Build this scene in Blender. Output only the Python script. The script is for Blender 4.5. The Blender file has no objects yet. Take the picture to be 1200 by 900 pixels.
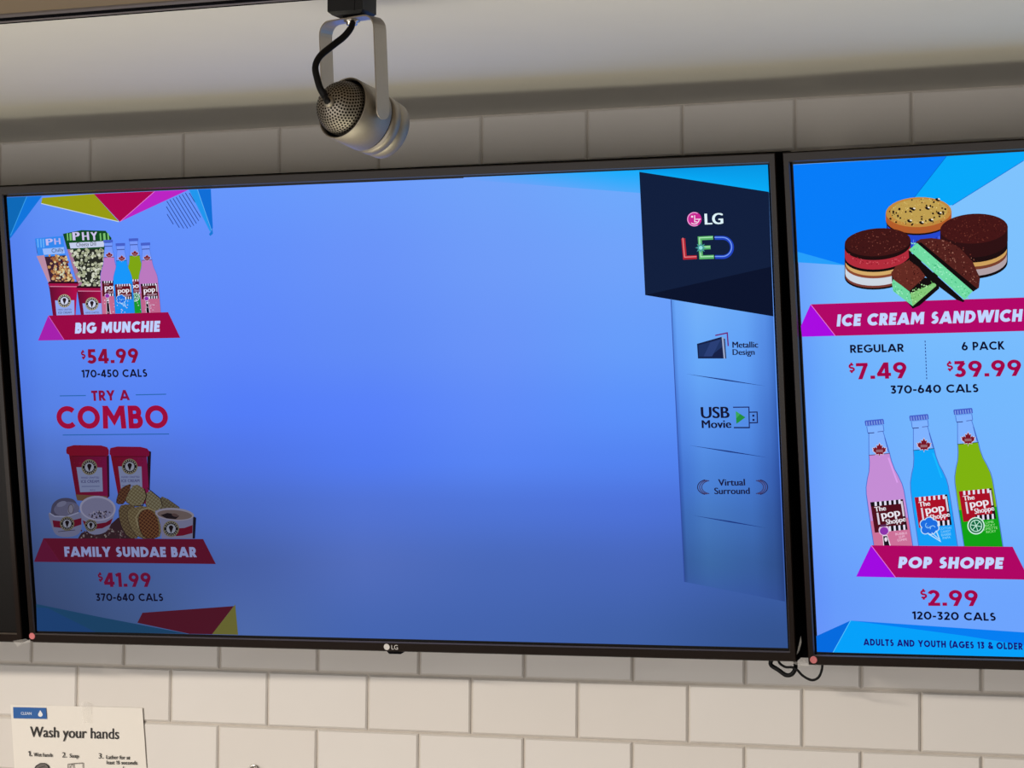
import bpy, bmesh, math, random
from mathutils import Vector, Matrix

SC = bpy.context.scene
COL = SC.collection
random.seed(7)

# ---------------------------------------------------------------- camera
CAM = Vector((2.0650, -3.3377, 0.2071))
R_ = Vector((0.92369, 0.38308, 0.00730))
U_ = Vector((0.01350, -0.05160, 0.99858))
F_ = Vector((-0.38291, 0.92229, 0.05298))
FPX = 3118.58
cd = bpy.data.cameras.new('camera'); cam = bpy.data.objects.new('camera', cd); COL.objects.link(cam)
cd.sensor_fit = 'HORIZONTAL'; cd.sensor_width = 36.0; cd.lens = FPX / 1200 * 36.0
cd.clip_start = 0.05; cd.clip_end = 60
R_ = R_.normalized(); F_ = (F_ - R_ * F_.dot(R_)).normalized(); U_ = R_.cross(F_)
cam.matrix_world = Matrix(((R_.x, U_.x, -F_.x, CAM.x), (R_.y, U_.y, -F_.y, CAM.y), (R_.z, U_.z, -F_.z, CAM.z), (0, 0, 0, 1)))
SC.camera = cam

# ---------------------------------------------------------------- world, lights, exposure
w = bpy.data.worlds.new('World'); SC.world = w; w.use_nodes = True
bg = w.node_tree.nodes['Background']; bg.inputs[0].default_value = (1.0, 0.90, 0.80, 1); bg.inputs[1].default_value = 0.12
SC.view_settings.view_transform = 'Standard'; SC.view_settings.look = 'None'
SC.view_settings.exposure = 0; SC.view_settings.gamma = 1; SC.view_settings.use_curve_mapping = False


def area(name, loc, target, sx, sy, power, col):
    d = bpy.data.lights.new(name, 'AREA'); d.shape = 'RECTANGLE'; d.size = sx; d.size_y = sy; d.energy = power; d.color = col
    o = bpy.data.objects.new(name, d); COL.objects.link(o); o.location = loc
    o.rotation_euler = (Vector(target) - Vector(loc)).to_track_quat('-Z', 'Y').to_euler()
    return o


# shop ceiling lights in front of the counter (the TV casts its short stepped shadow from them)
area('ceiling_light_warm', (-1.3, -3.2, 1.07), (-0.2, 0, 0), 1.4, 0.10, 72, (1.0, 0.89, 0.77))
area('ceiling_light_neutral', (1.3, -3.4, 1.13), (1.2, 0, 0), 2.2, 0.10, 2, (0.95, 1.0, 0.98))
area('ceiling_light_far', (0.8, -6.4, 1.17), (0.8, 0, 0), 4.5, 0.14, 7, (0.98, 1.0, 0.96))
# added fill light behind the camera, lifts upper wall and ceiling; no window known
area('rear_fill_light', (-0.7, -5.2, -0.76), (0.1, 0, 0.1), 5.4, 1.36, 86, (1.0, 0.94, 0.89))
# added uplight below the screens, standing in for bounce off counter and floor
case = area('bounce_uplight', (0.8, -1.18, -0.75), (0.8, -1.10, 0.8), 4.2, 0.4, 8.8, (1.0, 0.95, 0.74)); case.data.spread = math.radians(100)


# ---------------------------------------------------------------- helpers
def lin(c):
    return tuple(((v / 255) / 12.92 if v <= 10.3 else ((v / 255 + 0.055) / 1.055) ** 2.4) for v in c)


def principled(name, base, rough=0.5, metal=0.0, spec=0.5, **kw):
    m = bpy.data.materials.new(name); m.use_nodes = True
    b = m.node_tree.nodes['Principled BSDF']
    b.inputs['Base Color'].default_value = (*base, 1); b.inputs['Roughness'].default_value = rough
    b.inputs['Metallic'].default_value = metal; b.inputs['Specular IOR Level'].default_value = spec
    for k, v in kw.items(): b.inputs[k.replace('_', ' ')].default_value = v
    return m


def noise_bump(m, scale, strength, dist=0.001, colvar=0.0):
    nt = m.node_tree; b = nt.nodes['Principled BSDF']
    tc = nt.nodes.new('ShaderNodeTexCoord'); n = nt.nodes.new('ShaderNodeTexNoise'); n.inputs['Scale'].default_value = scale
    n.inputs['Detail'].default_value = 4
    nt.links.new(tc.outputs['Object'], n.inputs['Vector'])
    bp = nt.nodes.new('ShaderNodeBump'); bp.inputs['Strength'].default_value = strength; bp.inputs['Distance'].default_value = dist
    nt.links.new(n.outputs['Fac'], bp.inputs['Height']); nt.links.new(bp.outputs['Normal'], b.inputs['Normal'])
    if colvar:
        base = b.inputs['Base Color'].default_value[:3]
        mx = nt.nodes.new('ShaderNodeMix'); mx.data_type = 'RGBA'
        mx.inputs[6].default_value = (*[v * (1 - colvar) for v in base], 1); mx.inputs[7].default_value = (*[min(1, v * (1 + colvar)) for v in base], 1)
        nt.links.new(n.outputs['Fac'], mx.inputs[0]); nt.links.new(mx.outputs[2], b.inputs['Base Color'])
    return m


def attr_material(name, emit):
    m = bpy.data.materials.new(name); m.use_nodes = True; nt = m.node_tree; b = nt.nodes['Principled BSDF']
    a = nt.nodes.new('ShaderNodeAttribute'); a.attribute_name = 'Col'
    if emit:
        b.inputs['Base Color'].default_value = (0.0015, 0.0015, 0.002, 1); b.inputs['Roughness'].default_value = 0.3
        b.inputs['Specular IOR Level'].default_value = 0.01
        nt.links.new(a.outputs['Color'], b.inputs['Emission Color']); b.inputs['Emission Strength'].default_value = 1.0
    else:
        nt.links.new(a.outputs['Color'], b.inputs['Base Color']); b.inputs['Roughness'].default_value = 0.6
    return m


M = {}
M['tile'] = noise_bump(principled('glazed white tile', (0.74, 0.71, 0.67), 0.28), 9, 0.08, 0.002, 0.03)
M['tile_b'] = noise_bump(principled('glazed white tile warm', (0.72, 0.685, 0.64), 0.28), 9, 0.08, 0.002, 0.03)
M['grout'] = noise_bump(principled('grey grout', (0.60, 0.555, 0.50), 0.9), 60, 0.4, 0.001, 0.12)
M['ceiling'] = noise_bump(principled('painted plaster', (0.73, 0.705, 0.635), 0.8), 14, 0.06, 0.002, 0.02)
M['brown'] = noise_bump(principled('brown ceiling board', (0.23, 0.175, 0.115), 0.8, spec=0.1), 10, 0.1, 0.002, 0.06)
M['floor'] = noise_bump(principled('floor tile', (0.35, 0.32, 0.29), 0.5), 6, 0.1, 0.002, 0.1)
M['rail_grey'] = principled('grey rail', (0.16, 0.14, 0.135), 0.7, 0.0, 0.1)
M['black'] = principled('black plastic', (0.009, 0.010, 0.012), 0.45, spec=0.3)
M['deep'] = principled('matt black plastic', (0.006, 0.006, 0.007), 0.9, spec=0.0)
M['bezel'] = principled('gloss black bezel', (0.014, 0.009, 0.007), 0.14, 0.0, 0.13)
M['bezel_lip'] = principled('bezel lip', (0.16, 0.135, 0.115), 0.35, 0.6)
M['dead'] = principled('dark screen', (0.005, 0.004, 0.0035), 0.25, spec=0.12)
M['nickel'] = noise_bump(principled('brushed nickel', (0.40, 0.365, 0.31), 0.52, 1.0), 300, 0.12, 0.0003, 0.05)
M['nickel_flat'] = noise_bump(principled('satin nickel strip', (0.50, 0.46, 0.41), 0.42, 0.9), 200, 0.08, 0.0003, 0.04)
M['chrome'] = principled('chrome', (0.75, 0.73, 0.70), 0.12, 1.0)
M['hole'] = principled('dark hole', (0.01, 0.008, 0.006), 0.9, spec=0.1)
M['cord'] = principled('black cord', (0.005, 0.005, 0.006), 0.55, spec=0.2)
M['sticker'] = noise_bump(principled('red paper', (0.62, 0.17, 0.18), 0.6), 500, 0.3, 0.0004, 0.25)
M['silver'] = principled('silver print', (0.6, 0.58, 0.56), 0.4, 0.3)
M['print'] = attr_material('printed paper', False)
M['screen'] = attr_material('lit display', True)
tp = principled('clear tape', (0.9, 0.88, 0.84), 0.25); tp.node_tree.nodes['Principled BSDF'].inputs['Alpha'].default_value = 0.12; M['tape'] = tp


def mk(name, verts, faces, mats, parent=None, mi=None, smooth=False, cols=None):
    me = bpy.data.meshes.new(name); me.from_pydata([tuple(v) for v in verts], [], faces)
    for m in (mats if isinstance(mats, (list, tuple)) else [mats]): me.materials.append(m)
    if mi: me.polygons.foreach_set('material_index', mi)
    if smooth: me.polygons.foreach_set('use_smooth', [True] * len(me.polygons))
    if cols:
        a = me.color_attributes.new('Col', 'FLOAT_COLOR', 'POINT')
        flat = []
        for c in cols: flat += [c[0], c[1], c[2], 1.0]
        a.data.foreach_set('color', flat)
    me.update()
    o = bpy.data.objects.new(name, me); COL.objects.link(o)
    if parent is not None: o.parent = parent
    return o


def mkbm(name, bm, mats, parent=None, smooth=False):
    me = bpy.data.meshes.new(name)
    bmesh.ops.recalc_face_normals(bm, faces=bm.faces)
    bm.to_mesh(me); bm.free()
    for m in (mats if isinstance(mats, (list, tuple)) else [mats]): me.materials.append(m)
    if smooth: me.polygons.foreach_set('use_smooth', [True] * len(me.polygons))
    o = bpy.data.objects.new(name, me); COL.objects.link(o)
    if parent is not None: o.parent = parent
    return o


def box(bm, x0, x1, y0, y1, z0, z1, bev=0.0, mi=0):
    r = bmesh.ops.create_cube(bm, size=1)
    for v in r['verts']:
        v.co = Vector(((x0 + x1) / 2 + v.co.x * (x1 - x0), (y0 + y1) / 2 + v.co.y * (y1 - y0), (z0 + z1) / 2 + v.co.z * (z1 - z0)))
    fs = {f for v in r['verts'] for f in v.link_faces}
    for f in fs: f.material_index = mi
    if bev:
        es = list({e for v in r['verts'] for e in v.link_edges})
        bmesh.ops.bevel(bm, geom=es, offset=bev, segments=2, affect='EDGES', profile=0.6)


def tag(o, label, cat, group=None):
    o['label'] = label; o['category'] = cat
    if group: o['group'] = group
    return o


def empty(name, loc, label, cat, group=None, mat=None):
    o = bpy.data.objects.new(name, None); COL.objects.link(o); o.empty_display_size = 0.05
    if mat is not None: o.matrix_world = mat
    else: o.location = loc
    return tag(o, label, cat, group)


def struct(o):
    o['kind'] = 'structure'; return o


def smooth_path(pts, n=8):
    P = [Vector(p) for p in pts]; out = []
    for i in range(len(P) - 1):
        p0 = P[max(i - 1, 0)]; p1 = P[i]; p2 = P[i + 1]; p3 = P[min(i + 2, len(P) - 1)]
        for k in range(n):
            t = k / n
            out.append(0.5 * ((2 * p1) + (p2 - p0) * t + (2 * p0 - 5 * p1 + 4 * p2 - p3) * t * t + (3 * p1 - p0 - 3 * p2 + p3) * t ** 3))
    out.append(P[-1]); return out


def tube(name, pts, r, mat, parent=None, seg=10, n=8, flat=1.0):
    P = smooth_path(pts, n); vs = []; fs = []
    ref = Vector((0.3, 1, 0.2)).normalized()
    for i, p in enumerate(P):
        t = (P[min(i + 1, len(P) - 1)] - P[max(i - 1, 0)]).normalized()
        a = (ref - t * ref.dot(t)).normalized(); b = t.cross(a)
        for k in range(seg):
            an = 2 * math.pi * k / seg
            vs.append(p + a * (r * flat * math.cos(an)) + b * (r * math.sin(an)))
    for i in range(len(P) - 1):
        for k in range(seg):
            fs.append((i * seg + k, i * seg + (k + 1) % seg, (i + 1) * seg + (k + 1) % seg, (i + 1) * seg + k))
    fs.append(tuple(range(seg - 1, -1, -1))); e = (len(P) - 1) * seg; fs.append(tuple(range(e, e + seg)))
    return mk(name, vs, fs, mat, parent, smooth=True)


def ray(x, y):
    return R_ * ((x - 600) / FPX) + U_ * ((450 - y) / FPX) + F_


def on_plane(x, y, P0, n):
    v = ray(x, y); return CAM + v * ((P0 - CAM).dot(n) / v.dot(n))


def on_y(x, y, Y): return on_plane(x, y, Vector((0, Y, 0)), Vector((0, 1, 0)))


def at_depth(x, y, d): return CAM + ray(x, y) * d


# ---------------------------------------------------------------- the room
TW_ = 0.1556; TH = 0.0777; HC = 0.7694


def build_wall():
    vs = []; fs = []; mi = []
    g = 0.0014

    def tile(x0, x1, z0, z1, m):
        b = len(vs); e = 0.0022
        tilt = [random.uniform(-0.0004, 0.0004) for _ in range(4)]
        for (y, ins) in ((0.006, 0), (0.0016, 0), (0.0, e)):
            for k, (x, z) in enumerate(((x0 + ins, z0 + ins), (x1 - ins, z0 + ins), (x1 - ins, z1 - ins), (x0 + ins, z1 - ins))):
                vs.append((x, y + tilt[k], z))
        for lvl in (0, 4):
            for k in range(4):
                fs.append((b + lvl + k, b + lvl + (k + 1) % 4, b + lvl + 4 + (k + 1) % 4, b + lvl + 4 + k)); mi.append(m)
        fs.append((b + 8, b + 9, b + 10, b + 11)); mi.append(m)

    for k in range(-19, 10):
        z0 = k * TH; z1 = min(z0 + TH, HC)
        if k == 9:
            js = [0.0086 + i * TW_ for i in range(-14, 6)] + [0.9221 + i * TW_ for i in range(0, 18)]
        else:
            off = 0.0 if k % 2 else 0.5
            js = [(i + off) * TW_ for i in range(-14, 25)]
        for a, b in zip(js, js[1:]):
            tile(a + g, b - g, z0 + g, z1 - g, 0 if random.random() < 0.6 else 1)
    b = len(vs); X0, X1, Z0, Z1 = -2.1, 3.7, -1.45, HC
    for y in (0.0026, 0.12):
        vs.extend([(X0, y, Z0), (X1, y, Z0), (X1, y, Z1), (X0, y, Z1)])
    for f in ((0, 1, 2, 3), (7, 6, 5, 4), (0, 4, 5, 1), (1, 5, 6, 2), (2, 6, 7, 3), (3, 7, 4, 0)):
        fs.append(tuple(b + i for i in f)); mi.append(2)
    return struct(mk('wall_back', vs, fs, [M['tile'], M['tile_b'], M['grout']], mi=mi))


build_wall()
RY0, RY1 = -0.858, -0.816            # flush track rail across the ceiling
bm = bmesh.new()
box(bm, -2.1, 3.7, RY1, 0.12, HC, HC + 0.08, mi=0)
box(bm, -2.1, 3.7, RY0, RY1, HC + 0.04, HC + 0.08, mi=0)
box(bm, -2.1, 3.7, -2.0, RY0, HC - 0.001, HC + 0.08, mi=1)
struct(mkbm('ceiling', bm, [M['ceiling'], M['brown']]))
bm = bmesh.new(); box(bm, -2.1, 3.7, -4.5, 0.12, -1.55, -1.45); struct(mkbm('floor', bm, M['floor']))

# ---------------------------------------------------------------- drawing on a flat surface (screens, printed paper)


class Surf:
    EPS = 1.2e-5

    def __init__(self, O, ex, ez, parent, mat, base=0.0):
        self.O = O; self.ex = ex; self.ez = ez; self.n = ex.cross(ez); self.parent = parent; self.mat = mat; self.lvl = 0; self.base = base

    def uv(self, x, y):
        h = on_plane(x, y, self.O, self.n) - self.O
        return Vector((h.dot(self.ex), h.dot(self.ez)))

    def scale(self, x, y):
        return (self.uv(x, y - 2) - self.uv(x, y + 2)).length / 4


def clip_y(poly, lo, hi):
    for sgn, lim in ((1, lo), (-1, hi)):
        out = []
        for i in range(len(poly)):
            a = poly[i]; b = poly[(i + 1) % len(poly)]
            da = sgn * (a[1] - lim); db = sgn * (b[1] - lim)
            if da >= 0: out.append(a)
            if (da > 0) != (db > 0) and da != db:
                t = da / (da - db); out.append((a[0] + (b[0] - a[0]) * t, a[1] + (b[1] - a[1]) * t))
        poly = out
        if len(poly) < 3: return []
    return poly


def strip(pts, w, closed=False):
    P = [Vector(p) for p in pts]; n = len(P); L = []; Rr = []
    for i in range(n):
        if closed: a = P[i - 1]; b = P[(i + 1) % n]
        else: a = P[max(i - 1, 0)]; b = P[min(i + 1, n - 1)]
        p = P[i]
        d1 = (p - a); d2 = (b - p)
        d1 = d1.normalized() if d1.length > 1e-9 else d2.normalized()
        d2 = d2.normalized() if d2.length > 1e-9 else d1
        t = (d1 + d2); t = t.normalized() if t.length > 1e-6 else d1
        nn = Vector((-t.y, t.x)); k = max(0.45, nn.dot(Vector((-d1.y, d1.x))))
        L.append(p + nn * (w / 2 / k)); Rr.append(p - nn * (w / 2 / k))
    q = []
    for i in range(n if closed else n - 1):
        j = (i + 1) % n
        q.append([tuple(Rr[i]), tuple(Rr[j]), tuple(L[j]), tuple(L[i])])
    return q


def arc(cx, cy, rx, ry, a0, a1, n=20):
    return [(cx + rx * math.cos(math.radians(a0 + (a1 - a0) * i / n)), cy + ry * math.sin(math.radians(a0 + (a1 - a0) * i / n))) for i in range(n + 1)]


def glyph(ch, w):
    """Bold geometric capitals: (advance, strokes) at cap height 1; a stroke is (points, closed)."""
    l = w / 2; h = 1 - l; S = []

    def ln(*p): S.append((list(p), False))

    def cv(p, c=False): S.append((p, c))
    if ch == ' ': return 0.30, []
    if ch == 'A':
        W = 0.92; ln((l * .75 - .06, -.15), (W / 2, 1.02)); ln((W - l * .75 + .06, -.15), (W / 2, 1.02)); ln((W * .22, .27), (W * .78, .27))
    elif ch == 'B':
        W = 0.64; ln((l, 0), (l, 1))
        cv([(l, h), (W * .5, h)] + arc(W * .5, (h + .53) / 2, W * .42 - l, (h - .53) / 2, 90, -90)[1:] + [(l, .53)])
        cv([(l, .53), (W * .54, .53)] + arc(W * .54, (.53 + l) / 2, W * .46 - l, (.53 - l) / 2, 90, -90)[1:] + [(l, l)])
    elif ch == 'C':
        W = 0.84; cv(arc(.5, .5, .5 - l, .5 - l, 46, 314, 28))
    elif ch == 'D':
        W = 0.80; ln((l, 0), (l, 1)); cv([(l, h), (W * .38, h)] + arc(W * .38, .5, W * .62 - l, .5 - l, 90, -90, 24)[1:] + [(l, l)])
    elif ch == 'E':
        W = 0.56; ln((l, 0), (l, 1)); ln((l, h), (W, h)); ln((l, .5), (W * .92, .5)); ln((l, l), (W, l))
    elif ch == 'F':
        W = 0.54; ln((l, 0), (l, 1)); ln((l, h), (W, h)); ln((l, .48), (W * .92, .48))
    elif ch == 'G':
        W = 0.94; cv(arc(.5, .5, .5 - l, .5 - l, 46, 345, 28)); ln((.52, .45), (W + .02, .45)); ln((W + .02 - l, .45 + l), (W + .02 - l, .33))
    elif ch == 'H':
        W = 0.74; ln((l, 0), (l, 1)); ln((W - l, 0), (W - l, 1)); ln((l, .5), (W - l, .5))
    elif ch == 'I':
        W = w; ln((l, 0), (l, 1))
    elif ch == 'K':
        W = 0.70; ln((l, 0), (l, 1)); ln((l, .36), (W - l * .6, 1.15)); ln((l + .14, .52), (W - l * .2, -.12))
    elif ch == 'L':
        W = 0.52; ln((l, 0), (l, 1)); ln((l, l), (W, l))
    elif ch == 'M':
        W = 1.04; ln((l, 0), (l + .04, 1)); ln((W - l, 0), (W - l - .04, 1)); ln((l - .07, 1.16), (W / 2, .34), (W - l + .07, 1.16))
    elif ch == 'N':
        W = 0.80; ln((l, 0), (l, 1)); ln((W - l, 0), (W - l, 1)); ln((l, 1), (W - l, 0))
    elif ch in 'O0':
        r = 0.5 if ch == 'O' else 0.40; W = 2 * r; cv(arc(r, .5, r - l, .5 - l, 0, 360, 36)[:-1], True)
    elif ch == 'P':
        W = 0.62; ln((l, 0), (l, 1)); cv([(l, h), (W * .5, h)] + arc(W * .5, (h + .42) / 2, W * .5 - l, (h - .42) / 2, 90, -90)[1:] + [(l, .42)])
    elif ch == 'R':
        W = 0.66; ln((l, 0), (l, 1)); cv([(l, h), (W * .5, h)] + arc(W * .5, (h + .46) / 2, W * .46 - l, (h - .46) / 2, 90, -90)[1:] + [(l, .46)])
        ln((W * .42, .48), (W - l * .4, -.08))
    elif ch == 'S':
        W = 0.60; r = (h - .52) / 2; r2 = (.52 - l) / 2
        cv(arc(W * .5, h - r, W * .42 - l, r, 35, 270, 16) + arc(W * .5, l + r2, W * .5 - l, r2, 90, -145, 16)[1:])
    elif ch == 'T':
        W = 0.62; ln((W / 2, 0), (W / 2, 1)); ln((0, h), (W, h))
    elif ch == 'U':
        W = 0.74; cv([(l, 1), (l, W / 2)] + arc(W / 2, W / 2, W / 2 - l, W / 2 - l, 180, 360)[1:] + [(W - l, 1)])
    elif ch == 'V':
        W = 0.86; ln((l * .75 - .05, 1.13), (W / 2, -.02)); ln((W - l * .75 + .05, 1.13), (W / 2, -.02))
    elif ch == 'W':
        W = 1.26
        for a, b in (((l * .8 - .03, 1.1), (W * .28, -.02)), ((W * .5, 1.05), (W * .28, -.02)), ((W * .5, 1.05), (W * .72, -.02)), ((W - l * .8 + .03, 1.1), (W * .72, -.02))): ln(a, b)
    elif ch == 'Y':
        W = 0.80; ln((W / 2, 0), (W / 2, .46)); ln((l * .7 - .06, 1.15), (W / 2, .42)); ln((W - l * .7 + .06, 1.15), (W / 2, .42))
    elif ch == '1':
        W = 0.36; ln((W - l, 0), (W - l, 1)); ln((0, .80), (W - l, h + .01))
    elif ch == '2':
        W = 0.60; r = .5 * W - l; cv(arc(W * .48, h - r, r, r, 165, -30, 16) + [(l * 1.3, l)]); ln((0.0, l), (W, l))
    elif ch == '3':
        W = 0.58; ln((.03, h), (W * .88, h)); ln((W * .84, h), (W * .38, .52)); cv([(W * .34, .56)] + arc(W * .46, .30, W * .52 - l, .30 - l, 90, -150, 18))
    elif ch == '4':
        W = 0.68; ln((W * .70, 0), (W * .70, 1)); ln((0, .26), (W, .26)); ln((l * .6, .24), (W * .68, 1.02))
    elif ch == '5':
        W = 0.60; ln((.13, h), (W * .92, h)); ln((.13 + l * .6, 1), (.08 + l * .8, .50)); cv([(.08, .52)] + arc(W * .44, .31, W * .54 - l, .31 - l, 105, -150, 18))
    elif ch == '6':
        W = 0.66; r = .33 - l; cv(arc(W / 2, .33, W / 2 - l, r, 0, 360, 26)[:-1], True); ln((l * 1.1, .42), (W * .62, 1.10))
    elif ch == '9':
        W = 0.66; r = .33 - l; cv(arc(W / 2, .67, W / 2 - l, r, 0, 360, 26)[:-1], True); ln((W - l * 1.1, .58), (W * .38, -.10))
    elif ch == '7':
        W = 0.58; ln((0, h), (W, h)); ln((W - l * .8, h + l * .3), (W * .28, -.06))
    elif ch == '8':
        W = 0.60; cv(arc(W / 2, .74, W * .42 - l, .26 - l, 0, 360, 24)[:-1], True); cv(arc(W / 2, .28, W / 2 - l, .28 - l, 0, 360, 24)[:-1], True)
    elif ch == '$':
        W = 0.60; r = (.90 - l - .50) / 2; r2 = (.50 - .10 - l) / 2
        cv(arc(W * .5, .9 - l - r, W * .45 - l, r, 35, 270, 16) + arc(W * .5, .10 + l + r2, W * .5 - l, r2, 90, -145, 16)[1:]); ln((W / 2, 0), (W / 2, .16)); ln((W / 2, .84), (W / 2, 1.0))
    elif ch == '.':
        W = w * 1.15; ln((0, w * .55), (W, w * .55))
    elif ch == '-':
        W = 0.36; ln((0, .40), (W, .40))
    elif ch == '(':
        W = 0.28; cv(arc(.46, .5, .36, .60, 112, 248, 12))
    elif ch == ')':
        W = 0.28; cv(arc(-.27, .5, .45, .62, -50, 50, 12))
    elif ch == '&':
        W = 0.74; cv(arc(.34, .77, .19 - l * .3, .23 - l, -60, 240, 18)); cv(arc(.32, .27, .32 - l, .27 - l, 110, 330, 18)); ln((.22, .62), (.74, -.05)); ln((.58, .16), (.72, .42))
    elif ch == "'":
        W = w; ln((l, .68), (l, 1))
    else:
        raise ValueError(ch)
    return W, S


_tm = {}


def font_mesh(s, bold):
    k = (s, bold)
    if k not in _tm:
        cu = bpy.data.curves.new('t', 'FONT'); cu.body = s; cu.size = 1.0; cu.offset = bold; cu.resolution_u = 4
        ob = bpy.data.objects.new('t', cu); COL.objects.link(ob)
        bpy.context.view_layer.update()
        me = bpy.data.meshes.new_from_object(ob.evaluated_get(bpy.context.evaluated_depsgraph_get()))
        _tm[k] = ([(v.co.x, v.co.y) for v in me.vertices], [tuple(p.vertices) for p in me.polygons])
        bpy.data.objects.remove(ob); bpy.data.curves.remove(cu); bpy.data.meshes.remove(me)
    return _tm[k]


class Art:
    """One flat picture, band or line of lettering shown on a surface."""

    def __init__(self, S, name, parent=None, dim=1.0):
        self.S = S; self.name = name; self.parent = parent; self.v = []; self.f = []; self.c = []; self.hold = False; self.dim = dim

    def up(self):
        if not self.hold: self.S.lvl += 1

    def _add(self, uvs, cols):
        b = len(self.v); y = -(self.S.base + self.S.lvl * Surf.EPS)
        for p, c in zip(uvs, cols): self.v.append((p[0], y, p[1])); self.c.append(tuple(q * self.dim for q in c))
        self.f.append(tuple(range(b, b + len(uvs))))

    def poly(self, pts, col):
        self.up(); f = col if callable(col) else (lambda x, y, k=lin(col): k)
        self._add([self.S.uv(*p) for p in pts], [f(*p) for p in pts]); return self

    def ell(self, cx, cy, rx, ry, col, rot=0, n=28):
        c, s = math.cos(math.radians(rot)), math.sin(math.radians(rot))
        return self.poly([(cx + rx * math.cos(a) * c - ry * math.sin(a) * s, cy + rx * math.cos(a) * s + ry * math.sin(a) * c) for a in [2 * math.pi * i / n for i in range(n)]], col)

    def line(self, pts, wd, col, closed=False):
        self.up(); k = lin(col)
        for q in strip(pts, wd, closed): self._add([self.S.uv(*p) for p in q], [k] * 4)
        return self

    def ring(self, cx, cy, rx, ry, wd, col, a0=0, a1=360, n=28):
        if a1 - a0 >= 360: return self.line(arc(cx, cy, rx, ry, 0, 360, n)[:-1], wd, col, True)
        return self.line(arc(cx, cy, rx, ry, a0, a1, n), wd, col)

    def dots(self, cx, cy, n, inside, rmin, rmax, cols, bx, k=6):
        self.up(); self.hold = True; t = 0; m = 0
        while m < n and t < n * 40:
            t += 1; x = random.uniform(bx[0], bx[2]); y = random.uniform(bx[1], bx[3])
            if not inside(x, y): continue
            r = random.uniform(rmin, rmax); c = random.choice(cols); a = random.uniform(0, 6)
            self.poly([(x + r * random.uniform(.7, 1.2) * math.cos(a + 6.283 * i / k), y + r * random.uniform(.7, 1.2) * math.sin(a + 6.283 * i / k)) for i in range(k)], c); m += 1
            if m % 12 == 0: self.S.lvl += 1
        self.hold = False; return self

    def grid(self, quad, nx, ny, fn):
        """quad TL,TR,BR,BL in photo pixels; fn gives the shown sRGB colour at a pixel."""
        self.up(); a, b, c, d = [self.S.uv(*p) for p in quad]; base = len(self.v); y = -(self.S.base + self.S.lvl * Surf.EPS)
        A, B, C, D = [Vector(p) for p in quad]
        for j in range(ny + 1):
            t = j / ny
            for i in range(nx + 1):
                s = i / nx
                p = (a * (1 - s) + b * s) * (1 - t) + (d * (1 - s) + c * s) * t
                q = (A * (1 - s) + B * s) * (1 - t) + (D * (1 - s) + C * s) * t
                self.v.append((p[0], y, p[1])); self.c.append(lin(fn(q[0], q[1], s, t)))
        for j in range(ny):
            for i in range(nx):
                k = base + j * (nx + 1) + i; self.f.append((k, k + 1, k + nx + 2, k + nx + 1))
        return self

    def text(self, s, p0, p1, cap, col, wt=0.2, slant=0.0, track=0.11):
        """geometric capitals between two baseline points (photo pixels), cap height in pixels"""
        self.up(); k = lin(col); x = 0; out = []
        for ch in s:
            W, st = glyph(ch, wt)
            for pts, cl in st:
                for q in strip(pts, wt, cl):
                    q = clip_y(q, -.12 if ch in '()' else 0, 1.12 if ch in '()' else 1)
                    if q: out.append([(x + a + b * slant, b) for a, b in q])
            x += W + track
        x -= track - slant
        a = self.S.uv(*p0); b = self.S.uv(*p1); H = cap * self.S.scale(*p0)
        ex = (b - a); un = Vector((-ex.y, ex.x)).normalized() * H
        for q in out: self._add([a + ex * (px / x) + un * py for px, py in q], [k] * len(q))
        return self

    def type(self, s, p0, p1, cap, col, bold=0.0):
        """ordinary upper and lower case lettering between two baseline points"""
        self.up(); k = lin(col); V, F = font_mesh(s, 0.0); HV, _ = font_mesh('H', 0.0); ch = max(v[1] for v in HV)
        x0 = min(v[0] for v in V); x1 = max(v[0] for v in V)
        a = self.S.uv(*p0); b = self.S.uv(*p1); H = cap * self.S.scale(*p0); ex = b - a; un = Vector((-ex.y, ex.x)).normalized() * H
        y = -(self.S.base + self.S.lvl * Surf.EPS)
        for o in ((-bold, 0.0, bold) if bold else (0.0,)):
            self.S.lvl += 1; y = -(self.S.base + self.S.lvl * Surf.EPS)
            base = len(self.v)
            for vx, vy in V:
                p = a + ex * ((vx - x0 + o) / (x1 - x0)) + un * (vy / ch)
                self.v.append((p[0], y, p[1])); self.c.append(k)
            for f in F: self.f.append(tuple(base + i for i in f))
        return self

    def done(self):
        return mk(self.name, self.v, self.f, self.S.mat, self.parent or self.S.parent, cols=self.c)


def interp_table(xs, ys, T):
    def f(x, y):
        def loc(v, a):
            if v <= a[0]: return 0, 0.0
            for i in range(len(a) - 1):
                if v <= a[i + 1]: return i, (v - a[i]) / (a[i + 1] - a[i])
            return len(a) - 2, 1.0
        i, s = loc(x, xs); j, t = loc(y, ys)
        s = s * s * (3 - 2 * s) * .5 + s * .5; t = t * t * (3 - 2 * t) * .5 + t * .5
        return tuple((T[j][i][k] * (1 - s) + T[j][i + 1][k] * s) * (1 - t) + (T[j + 1][i][k] * (1 - s) + T[j + 1][i + 1][k] * s) * t for k in range(3))
    return f


# ---------------------------------------------------------------- televisions
SW, SH = 1.0737, 0.60396


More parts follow.
